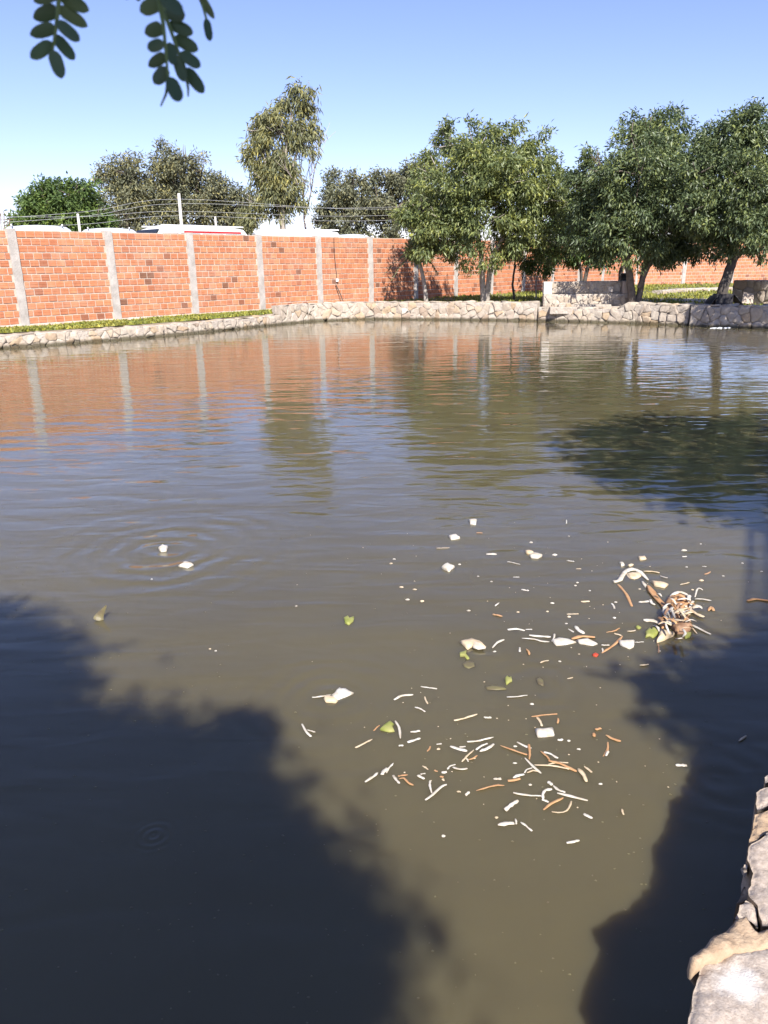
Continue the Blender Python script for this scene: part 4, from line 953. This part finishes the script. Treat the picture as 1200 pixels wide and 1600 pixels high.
for p, w_, c_ in [
    ([(450, 157), (575, 145)], 13, 'white'), ([(120, 304), (180, 290), (260, 264)], 11, 'cream'), ([(305, 283), (350, 283)], 16, 'white'), ([(605, 280), (690, 268), (760, 264)], 12, 'tan'),
    ([(635, 285), (655, 310), (665, 338)], 17, 'cream'), ([(768, 290), (764, 322)], 16, 'tan'), ([(1000, 360), (1035, 352)], 16, 'tan'), ([(992, 382), (993, 404)], 18, 'tan'),
    ([(1068, 395), (1110, 418), (1158, 434)], 12, 'tan'), ([(1078, 440), (1046, 530)], 18, 'tan'), ([(1082, 495), (1068, 524)], 15, 'white'), ([(202, 438), (280, 428), (362, 408)], 12, 'white'),
    ([(95, 466), (150, 485), (198, 495)], 16, 'white'), ([(150, 470), (190, 466)], 9, 'white'), ([(168, 560), (195, 530), (240, 488)], 16, 'cream'), ([(190, 540), (207, 562)], 10, 'white'),
    ([(210, 550), (240, 538), (262, 522)], 9, 'tan'), ([(255, 486), (325, 448)], 16, 'white'), ([(280, 496), (365, 452)], 20, 'white'), ([(512, 440), (560, 465), (600, 478)], 14, 'white'),
    ([(410, 460), (490, 490), (572, 518)], 16, 'tan'), ([(585, 455), (588, 545)], 18, 'tan'), ([(560, 538), (610, 590), (660, 634)], 17, 'white'), ([(558, 632), (570, 612), (605, 600)], 12, 'white'),
    ([(575, 630), (610, 616), (650, 625)], 10, 'cream'), ([(488, 662), (555, 640)], 18, 'white'), ([(455, 680), (530, 668)], 16, 'tan'), ([(660, 495), (700, 530), (715, 552)], 12, 'tan'),
    ([(680, 502), (720, 512), (765, 540)], 14, 'white'), ([(710, 555), (780, 572), (880, 620)], 14, 'tan'), ([(625, 583), (720, 585), (800, 598), (835, 608)], 14, 'cream'), ([(705, 578), (830, 568)], 10, 'cream'),
    ([(895, 605), (925, 640), (945, 685)], 24, 'cream'), ([(932, 592), (978, 628)], 14, 'cream'), ([(365, 670), (412, 670)], 14, 'white'), ([(260, 742), (430, 710)], 19, 'tan'),
    ([(135, 747), (160, 750)], 12, 'cream'), ([(190, 770), (215, 752)], 16, 'white'), ([(490, 755), (570, 770), (660, 775)], 12, 'white'), ([(728, 735), (690, 738), (672, 765), (675, 790)], 14, 'white'),
    ([(705, 685), (730, 708)], 16, 'white'), ([(738, 712), (770, 738), (812, 752)], 18, 'white'), ([(765, 757), (850, 778), (950, 804)], 18, 'white'), ([(668, 798), (708, 815)], 16, 'white'),
    ([(678, 862), (720, 825), (798, 788)], 14, 'tan'), ([(732, 876), (800, 878), (835, 850), (850, 810)], 14, 'cream'), ([(438, 864), (475, 832), (518, 806)], 20, 'white'), ([(393, 957), (492, 945)], 22, 'white'),
    ([(500, 918), (506, 952)], 12, 'white'), ([(535, 940), (570, 965), (605, 994)], 18, 'white'), ([(930, 888), (982, 915)], 26, 'white'), ([(822, 1068), (900, 1052)], 22, 'white'), ([(1168, 858), (1178, 892)], 12, 'cream'),
    ([(75, 610), (90, 590), (125, 580)], 12, 'white'), ([(110, 595), (150, 608), (200, 604)], 20, 'white'), ([(40, 628), (72, 626)], 14, 'white'), ([(30, 655), (52, 655)], 12, 'tan'), ([(45, 668), (56, 682)], 14, 'cream'), ([(765, 425), (800, 423)], 14, 'white')]: S(CB, p, w_, c_)
for p, w_, c_ in [
    ([(775, 737), (830, 732), (878, 742)], 12, 'white'), ([(885, 735), (925, 735)], 8, 'white'), ([(678, 850), (710, 815), (750, 798)], 12, 'white'), ([(770, 312), (848, 328)], 8, 'white'), ([(808, 408), (845, 408)], 7, 'white'),
    ([(860, 485), (905, 492)], 11, 'white'), ([(695, 588), (720, 568)], 11, 'white'), ([(680, 640), (740, 652)], 13, 'tan'), ([(848, 848), (848, 875)], 14, 'white'), ([(888, 855), (908, 892)], 16, 'tan'),
    ([(978, 942), (1028, 928)], 12, 'cream'), ([(1145, 1042), (1180, 1035)], 9, 'cream'), ([(865, 790), (940, 795), (980, 808), (1030, 812)], 12, 'white'), ([(910, 770), (980, 778), (1040, 782)], 12, 'white'),
    ([(1065, 762), (1050, 808)], 13, 'white'), ([(330, 227), (410, 224)], 7, 'cream'), ([(1145, 305), (1188, 310)], 10, 'white'), ([(578, 130), (615, 132)], 8, 'tan'), ([(1140, 50), (1140, 74)], 9, 'white'),
    ([(640, 265), (703, 265)], 16, 'white')]: S(CC, p, w_, c_)
for p, w_, c_ in [
    ([(395, 295), (440, 285), (480, 220), (540, 198), (600, 220), (660, 280)], 26, 'white'), ([(498, 232), (525, 268), (580, 268), (612, 236)], 20, 'cream'), ([(430, 320), (490, 390), (535, 485)], 27, 'tan'),
    ([(630, 215), (690, 215), (750, 225)], 22, 'cream'), ([(620, 295), (650, 340)], 26, 'white'), ([(760, 250), (815, 265)], 9, 'white'), ([(30, 130), (85, 138)], 12, 'white'), ([(100, 195), (140, 195)], 9, 'cream'),
    ([(140, 450), (205, 448)], 13, 'cream'), ([(378, 465), (400, 505)], 13, 'white'), ([(590, 455), (680, 448)], 18, 'white'), ([(680, 435), (715, 475)], 26, 'white'), ([(30, 550), (118, 548)], 12, 'cream'),
    ([(100, 645), (165, 700)], 32, 'white'), ([(40, 665), (82, 690)], 11, 'white'), ([(340, 690), (440, 658)], 12, 'tan'), ([(400, 700), (455, 718)], 11, 'cream'), ([(462, 722), (400, 785), (305, 850)], 20, 'tan'),
    ([(305, 815), (310, 850)], 15, 'white'), ([(300, 790), (360, 790)], 12, 'white'), ([(555, 768), (630, 765)], 12, 'white'), ([(500, 682), (565, 675)], 11, 'cream'), ([(600, 948), (665, 940)], 19, 'cream'),
    ([(915, 318), (985, 300)], 10, 'cream'), ([(1105, 238), (1150, 218)], 11, 'tan'), ([(930, 100), (965, 98)], 9, 'white'), ([(1085, 175), (1120, 178)], 9, 'white'), ([(70, 740), (150, 722), (245, 730)], 26, 'tan')]: S(CD, p, w_, c_)
S((0, 0, 1), [(1168, 939), (1182, 936), (1212, 941)], 5, 'tan'); S((0, 0, 1), [(1056, 1196), (1073, 1196.5)], 6, 'white'); S((0, 0, 1), [(1155, 1158), (1160, 1154), (1166, 1150)], 4, 'cream')
PILE = []
def PS(pts, w, c, z): PILE.append(([(CD[0] + x / 5, CD[1] + y / 5) for x, y in pts], w / 5, c, z))
for p, w_, c_, z_ in [
    ([(665, 330), (720, 410), (790, 480), (820, 510)], 58, 'tan', .004), ([(800, 480), (790, 540), (830, 620)], 36, 'white', .03), ([(630, 595), (700, 600), (755, 622)], 30, 'white', .004), ([(745, 570), (775, 660)], 30, 'tan', .02),
    ([(840, 410), (900, 390), (970, 395)], 24, 'white', .02), ([(1090, 360), (1050, 362), (1030, 412)], 11, 'white', .03), ([(1030, 430), (1090, 432), (1155, 442)], 16, 'white', .006), ([(1010, 500), (1085, 500)], 28, 'white', .012),
    ([(985, 505), (1040, 545), (1098, 570)], 28, 'cream', .01), ([(1000, 630), (1060, 660), (1150, 705)], 20, 'white', .006), ([(1010, 655), (1045, 700)], 11, 'cream', .004), ([(925, 400), (955, 455)], 48, 'brown', .012),
    ([(992, 400), (985, 465)], 32, 'white', .03), ([(860, 480), (965, 490)], 32, 'white', .035), ([(895, 525), (985, 500)], 26, 'cream', .04), ([(820, 460), (885, 560)], 15, 'tan', .04), ([(845, 450), (900, 540)], 15, 'tan', .045),
    ([(930, 595), (968, 530)], 26, 'white', .04), ([(860, 560), (905, 585)], 32, 'brown', .03), ([(770, 620), (860, 640), (880, 600)], 22, 'white', .035), ([(700, 640), (760, 690)], 26, 'white', .012), ([(815, 600), (830, 700)], 18, 'white', .05),
    ([(880, 440), (960, 430)], 18, 'tan', .035), ([(940, 640), (1010, 640)], 40, 'brown', .02), ([(835, 590), (900, 610), (950, 600)], 20, 'cream', .05), ([(880, 740), (930, 735)], 12, 'white', .004), ([(730, 395), (770, 412)], 20, 'white', .03),
    ([(900, 470), (915, 540)], 14, 'brown', .045), ([(960, 450), (1020, 470)], 16, 'tan', .03), ([(780, 500), (850, 470)], 14, 'white', .045), ([(850, 520), (850, 580)], 16, 'white', .05), ([(905, 560), (960, 575)], 18, 'white', .045),
    ([(1135, 520), (1155, 490), (1175, 520)], 20, 'tan', .004), ([(740, 780), (746, 815), (745, 850)], 8, 'brown', .003)]: PS(p, w_, c_, z_)
r_ = np.random.default_rng(17)
for _ in range(34):
    a = r_.uniform(0, math.pi); cx_, cy_ = r_.normal(905, 62), r_.normal(530, 62); L_ = r_.uniform(28, 62); b = r_.normal(0, 10)
    PS([(cx_ - L_ * math.cos(a), cy_ - L_ * .6 * math.sin(a)), (cx_ + b, cy_ + b), (cx_ + L_ * math.cos(a), cy_ + L_ * .6 * math.sin(a))], r_.uniform(10, 30), ['white', 'cream', 'cream', 'white', 'tan', 'tan', 'brown'][r_.integers(7)], r_.uniform(.03, .07))
FM = {'white': M['f_white'], 'cream': M['f_cream'], 'tan': M['f_tan'], 'brown': M['f_brown']}
rg = np.random.default_rng(91)
def strip_obj(pts, wpx, col, z, lift=0.0, flat=.36):
    c = at_z(*pts[len(pts) // 2], z); s = px_size(c); w = max(.0035, wpx * s * .5)
    dx, dy = pts[-1][0] - pts[0][0], pts[-1][1] - pts[0][1]
    w *= 1 + .25 * abs(dx) / (abs(dx) + abs(dy) + .01)
    P = [at_z(x, y, z) for x, y in pts]
    if len(P) == 2: P = [P[0], (P[0] + P[1]) / 2 + np.append(rg.normal(0, .06, 2) * np.linalg.norm(P[1] - P[0]), 0), P[1]]
    k = smooth_path(P, 3 if len(P) == 3 else 2); n = len(k); k = [p + np.array([0, 0, lift * math.sin(math.pi * i / (n - 1)) + rg.uniform(0, .002)]) for i, p in enumerate(k)]
    base = k[n // 2].copy(); base[2] = 0
    r = w * (1 + rg.uniform(-.26, .22, n)); r[0] *= rg.uniform(.45, .95); r[-1] *= rg.uniform(.4, .95)
    e0 = k[0] + (k[0] - k[1]) * .12; e1 = k[-1] + (k[-1] - k[-2]) * .12
    k = [e0] + list(k) + [e1]; r = np.concatenate([[r[0] * .5], r, [r[-1] * .5]])
    mb = MB(); mb.add(*tube([p - base for p in k], r, 6, flat=flat, upv=(rg.normal(0, .18), rg.normal(0, .18), 1)))
    o = mb.build('food_strip', FM[col], smooth=True); o.location = base
    L = math.hypot(dx, dy); bend = 0
    if len(pts) > 2:
        mx, my = pts[len(pts) // 2]; bend = abs((mx - pts[0][0]) * dy - (my - pts[0][1]) * dx) / (L + .01) / (L + .01)
    return o, L, bend
ORD = ['leftmost', 'second', 'third', 'fourth', 'fifth', 'sixth', 'seventh', 'eighth', 'ninth', 'tenth', 'eleventh', 'twelfth', 'thirteenth', 'fourteenth', 'fifteenth', 'sixteenth', 'seventeenth', 'eighteenth', 'nineteenth', 'twentieth', 'twenty-first', 'twenty-second', 'twenty-third', 'twenty-fourth', 'twenty-fifth']
def zone(x, y):
    if y < 955 and x < 1000 and not (x > 955 and y > 875): return 'on open water beyond the scraps'
    if y < 1055: return 'close to the heap' if x > 935 else 'in the row left of the heap'
    if x > 1000: return 'beside the near bank shadow'
    if x < 690: return 'at left of near scatter'
    if y < 1160: return 'at back of near scatter'
    if x < 800: return 'at front middle of near scatter'
    return 'at front right of near scatter'
buckets = {}
for pts, w_, c_ in STR:
    o, L, bend = strip_obj(pts, w_ * rg.uniform(.8, 1.2), c_, .004 - (.005 if rg.random() < .35 else 0))
    x = sum(p[0] for p in pts) / len(pts); y = sum(p[1] for p in pts) / len(pts)
    size = 'tiny' if L < 10 else 'short' if L < 20 else 'long'
    buckets.setdefault((zone(x, y), size, 'curved' if bend > .1 else 'straight', c_), []).append((x, o))
for (z_, size, sh, c_), lst in buckets.items():
    lst.sort(key=lambda q: q[0])
    for i, (x, o) in enumerate(lst):
        txt = f'{size} {sh} {c_} food strip {z_}' + ('' if len(lst) == 1 else ', leftmost' if i == 0 else f', {ORD[i]} from left')
        tag(o, txt, 'food scrap', 'food strips floating on the pond')
PILE_POS = {}
for pts, w_, c_, z_ in PILE:
    o, L, bend = strip_obj(pts, w_, c_, z_, lift=.012 if z_ > .01 else 0, flat=.24)
    x = sum(p[0] for p in pts) / len(pts); PILE_POS.setdefault((c_, 'long' if L > 17 else 'short'), []).append((x, o))
for (c_, l_), lst in PILE_POS.items():
    lst.sort(key=lambda q: q[0])
    for i, (x, o) in enumerate(lst):
        tag(o, f'{l_} {c_} peeling in the floating heap' + ('' if len(lst) == 1 else ', leftmost' if i == 0 else f', {ORD[i]} from the left'), 'food scrap', 'peelings in the floating heap')
def chunk(name, pxs, col, label, cat='food scrap', th=.018, z=.0, scale=1, group=None, bend=.0):
    P = np.array([at_z(x, y, z)[:2] for x, y in pxs]); P = densify(P, .02); c = P.mean(0); n = len(P); V = []
    P = P + rg.normal(0, .0015, P.shape)
    for sc, h in ((.96, -.004), (1.0, th * .45), (.86, th * .9), (.45, th * 1.1)):
        for p in P: q = (p - c) * sc; V.append((q[0], q[1], z + h + rg.uniform(-.15, .15) * th * (h > 0) + bend * (q @ q)))
    V.append((0, 0, z + th * 1.05))
    Fq = [(r * n + i, r * n + (i + 1) % n, (r + 1) * n + (i + 1) % n, (r + 1) * n + i) for r in range(3) for i in range(n)] + [(3 * n + i, 3 * n + (i + 1) % n, 4 * n) for i in range(n)]
    mb = MB(); mb.add(V, Fq); o = mb.build(name, col, smooth=True); o.location = (c[0], c[1], 0); tag(o, label, cat, group); return o
def cpx(crop, pts): return [(crop[0] + x / crop[2], crop[1] + y / crop[2]) for x, y in pts]
W_, T_, C_, Bn = M['f_white'], M['f_tan'], M['f_cream'], M['f_brown']
chunk('food_chunk', cpx(CA, [(340, 190), (400, 130), (410, 142), (455, 138), (515, 172), (430, 205), (390, 222), (355, 215)]), W_, 'pointed white scrap at the left end of the near scatter', th=.012)
chunk('food_chunk', cpx(CA, [(275, 215), (300, 190), (350, 200), (395, 235), (370, 245), (290, 240)]), C_, 'small cream scrap stuck to the pointed white scrap', th=.014)
chunk('food_chunk', cpx(CB, [(618, 368), (680, 366), (735, 364), (745, 402), (690, 410), (640, 412)]), W_, 'square white scrap in the middle of the near scatter')
chunk('food_chunk', cpx(CC, [(528, 55), (578, 52), (575, 80), (540, 78)]), W_, 'small square white scrap, farthest of the white chunks')
chunk('food_chunk', cpx(CC, [(402, 155), (450, 146), (475, 168), (420, 175)]), W_, 'oval white scrap, second farthest of the white chunks')
chunk('food_chunk', cpx(CC, [(358, 350), (395, 326), (444, 348), (405, 376)]), W_, 'white diamond-shaped scrap on open water above the near scatter')
chunk('food_chunk', cpx(CC, [(905, 275), (940, 264), (992, 275), (965, 292), (925, 290)]), W_, 'flat white scrap with a small scrap beside it, right of the other far chunks')
chunk('food_chunk', cpx(CC, [(880, 250), (905, 248), (940, 260), (900, 266)]), C_, 'little cream scrap touching the flat white scrap')
chunk('food_chunk', cpx(CC, [(475, 820), (545, 805), (600, 820), (637, 852), (590, 860), (540, 848), (522, 862)]), C_, 'fish-shaped cream and white scrap left of the floating row', th=.02)
chunk('food_chunk', cpx(CC, [(560, 815), (605, 824), (634, 850), (590, 856), (556, 846)]), W_, 'white flesh on the right half of the fish-shaped scrap', z=.014, th=.008)
chunk('food_chunk', cpx(CD, [(-95, 760), (-40, 740), (40, 750), (100, 772), (20, 790), (-50, 797)]), W_, 'flat white scrap under the tan strip in the floating row', th=.012)
chunk('food_chunk', cpx(CD, [(100, 757), (190, 745), (272, 785), (230, 797), (130, 780)]), W_, 'leaf-shaped white scrap at the right of the floating row', th=.012)
chunk('food_chunk', cpx(CD, [(428, 762), (555, 765), (552, 808), (520, 826), (440, 792)]), W_, 'wedge-shaped white scrap crossed by a tan strip', th=.014)
chunk('food_chunk', cpx(CD, [(690, 303), (760, 308), (822, 325), (790, 346), (715, 332)]), C_, 'oval cream scrap just above the heap of peelings')
chunk('food_chunk', cpx(CD, [(585, 105), (640, 103), (650, 120), (600, 130)]), C_, 'small cream scrap beyond the curled white strip', th=.012)
chunk('food_chunk', cpx(CD, [(437, 148), (460, 150), (480, 170), (455, 178)]), W_, 'small ragged white scrap left of the cream scrap beyond the curl', th=.012)
chunk('food_chunk', cpx(CD, [(505, 168), (530, 158), (552, 165), (520, 176)]), C_, 'thin cream flake just beyond the curled white strip', th=.008)
chunk('food_chunk', cpx(CD, [(500, 235), (540, 225), (600, 230), (606, 255), (560, 275), (520, 268)]), C_, 'round cream scrap inside the curled white strip', th=.010)
chunk('husk', cpx(CD, [(835, 650), (880, 625), (960, 630), (1005, 665), (960, 705), (880, 705)]), Bn, 'dark brown hairy husk at the front of the heap of peelings', th=.032)
chunk('food_chunk', cpx(CD, [(728, 775), (745, 720), (765, 690), (800, 700), (870, 715), (800, 752)]), C_, 'wedge-shaped cream slab at the front tip of the heap', th=.025)
chunk('food_chunk', cpx(CD, [(835, 415), (900, 400), (990, 450), (1000, 540), (940, 640), (850, 640), (800, 560), (790, 480)]), T_, 'matted tan peelings under the middle of the floating heap', th=.03)
chunk('red_scrap', cpx(CD, [(228, 868), (250, 857), (278, 868), (260, 882), (238, 880)]), M['f_red'], 'small red scrap below the floating row', th=.008)
for i, (X, Y) in enumerate(((256, 858), (291, 884))):
    pts = [[(248, 858), (254, 853), (263, 856), (260, 862), (252, 863)], [(280, 886), (290, 879), (303, 884), (292, 888)]][i]
    chunk('food_chunk', pts, W_, ['small white scrap in the middle of the ring ripple', 'white triangular scrap at the edge of the ring ripple'][i], th=.018)
def leaf_blob(pxs, col, label, z=.001, th=.010, name='floating_leaf'):
    return chunk(name, pxs, col, label, 'leaf', th=th, z=z)
leaf_blob(cpx(CA, [(720, 455), (750, 425), (785, 400), (805, 385), (826, 412), (815, 430), (834, 465), (780, 468)]), M['f_lime'], 'ragged yellow-green leaf scrap left of a white strip in the near scatter')
leaf_blob([(537, 966), (543, 963), (546, 967), (554, 964), (552, 971), (545, 977), (539, 974)], M['f_lime'], 'yellow-green leaf scrap alone on the open water')
leaf_blob(cpx(CC, [(755, 1045), (770, 1030), (780, 1042), (798, 1035), (800, 1062), (785, 1065), (765, 1083), (758, 1065)]), M['f_lime'], 'pale green leaf scrap just beyond the near scatter')
leaf_blob(cpx(CC, [(470, 885), (500, 875), (520, 873), (515, 895), (530, 918), (520, 922), (505, 902), (475, 905)]), M['f_lime'], 'yellow-green leaf scrap below the fish-shaped scrap')
leaf_blob(cpx(CC, [(950, 1045), (975, 1035), (995, 1055), (995, 1085), (970, 1080), (955, 1065)]), M['f_sunk'], 'soaked greenish leaf half sunk in the water beyond the near scatter', th=.004)
leaf_blob(cpx(CC, [(490, 950), (520, 930), (565, 940), (570, 965), (530, 978), (500, 970)]), M['f_sunk'], 'soaked brown leaf half sunk below the fish-shaped scrap', th=.003)
leaf_blob(cpx(CC, [(630, 1095), (680, 1085), (750, 1095), (765, 1108), (700, 1112), (650, 1108)]), M['f_sunk'], 'soaked dark twiggy leaf matter beside the pale green leaf scrap', th=.004)
leaf_blob(cpx(CD, [(642, 690), (665, 668), (690, 680), (702, 648), (728, 660), (748, 690), (735, 715), (700, 738), (680, 720), (645, 735)]), M['f_lime'], 'bright lime leaf cluster at the left of the heap', th=.014)
leaf_blob(cpx(CD, [(940, 715), (965, 700), (998, 702), (990, 728), (955, 742)]), M['f_lime'], 'small olive leaf at the right front of the heap', th=.012)
leaf_blob(cpx(CD, [(562, 652), (585, 642), (612, 655), (590, 666)]), M['f_lime'], 'slim green leaf between the row and the heap', th=.008)
# a curled pale leaf standing half out of the water on the left
mb = MB(); c = at_z(155, 968); k = smooth_path([at_z(153, 970) - c, at_y(156, 962, at_z(156, 968)[1]) - c, at_y(166, 946, at_z(156, 968)[1]) - c], 4)
mb.add(*tube(k, [.018, .026, .028, .026, .022, .017, .012, .008, .003], 6, flat=.2)); o = mb.build('curled_leaf', M['f_sunk']); o.location = c; tag(o, 'curled pale leaf poking up out of the water at the left', 'leaf')
# crumbs one can count
CR = [(crop[0] + x / crop[2], crop[1] + y / crop[2], s) for crop, L_ in (
    (CB, [(606, 200, 5), (1035, 700, 5), (593, 705, 4), (498, 570, 4), (835, 430, 4), (898, 482, 4), (500, 465, 3), (20, 482, 5), (385, 910, 3), (50, 1025, 4)]),
    (CC, [(65, 295, 4), (45, 322, 4), (472, 328, 4), (588, 402, 3), (110, 470, 5), (192, 485, 5), (240, 558, 6), (148, 548, 5), (838, 626, 4), (1052, 570, 5), (1022, 622, 4), (1098, 934, 3), (692, 872, 4), (530, 617, 5), (1156, 152, 3), (920, 190, 4), (672, 435, 3), (1068, 268, 6)]),
    (CD, [(95, 325, 4), (110, 302, 4), (410, 455, 4), (400, 577, 5), (748, 838, 5), (1080, 285, 6), (945, 50, 6), (965, 180, 3), (1010, 358, 4), (25, 622, 3), (208, 365, 3), (598, 352, 3), (45, 568, 5)]),
    ((0, 0, 1), [(463, 947, 2), (328, 1014, 1), (337, 1017, 1.3), (237, 905, 1.2), (1095, 850, 1.5), (1130, 900, 1.6), (1160, 880, 1.8), (1190, 893, 1.5)])) for x, y, s in L_]
for X, Y, s in CR:
    c = at_z(X, Y); r = max(.006, px_size(c) * s * .5 * (1 if s > 2.5 else 1.3)) * 1.1; V = []
    for sc, h in ((1, 0), (.8, .5), (.35, .8)):
        for a in range(6): w_ = 2 * math.pi * a / 6; V.append((r * sc * math.cos(w_) * rg.uniform(.8, 1.5), r * sc * math.sin(w_) * rg.uniform(.6, 1.1), r * h * .6))
    mb = MB(); mb.add(V, [(q * 6 + a, q * 6 + (a + 1) % 6, q * 6 + 6 + (a + 1) % 6, q * 6 + 6 + a) for q in range(2) for a in range(6)] + [tuple(range(12, 18))])
    o = mb.build('food_crumb', W_ if rg.random() < .7 else C_); o.location = c; tag(o, 'tiny pale crumb floating apart on the pond', 'crumb', 'crumbs floating on the pond')
mb = MB()
for i in range(90):
    X, Y = (rg.normal(900, 170), rg.normal(930, 75)) if i < 60 else (rg.normal(820, 150), rg.normal(1160, 70))
    if X > 1190 or Y < 800: continue
    c = at_z(X, Y, .001); r = rg.uniform(.002, .0042); V = [(c[0] + r * math.cos(a) * rg.uniform(.6, 1.6), c[1] + r * math.sin(a), .001) for a in np.linspace(0, 6.28, 6)[:-1]] + [(c[0], c[1], .001 + r * .7)]
    mb.add(V, [(k, (k + 1) % 5, 5) for k in range(5)])
tag(mb.build('specks', C_), 'fine pale specks sprinkled on the water round the scraps', 'specks', kind='stuff')

# dust, husk bits and bubbles adrift on the near water
mb = MB(); r2 = np.random.default_rng(123)
for i in range(420):
    X, Y = r2.uniform(-20, 1150), 780 + 820 * r2.random() ** 1.3
    c = at_z(X, Y, .0008); r = r2.uniform(.0012, .003) * (1 + .25 * c[1]); a0 = r2.uniform(0, 6.28)
    V = [(c[0] + r * math.cos(a + a0) * r2.uniform(.5, 1.8), c[1] + r * math.sin(a + a0) * r2.uniform(.5, 1.3), .0008) for a in np.linspace(0, 6.28, 6)[:-1]] + [(c[0], c[1], .0008 + r * .4)]
    mb.add(V, [(k, (k + 1) % 5, 5) for k in range(5)])
tag(mb.build('floating_dust', M['f_sunk']), 'sparse dull dust and plant bits adrift on the near water', 'dust', kind='stuff')
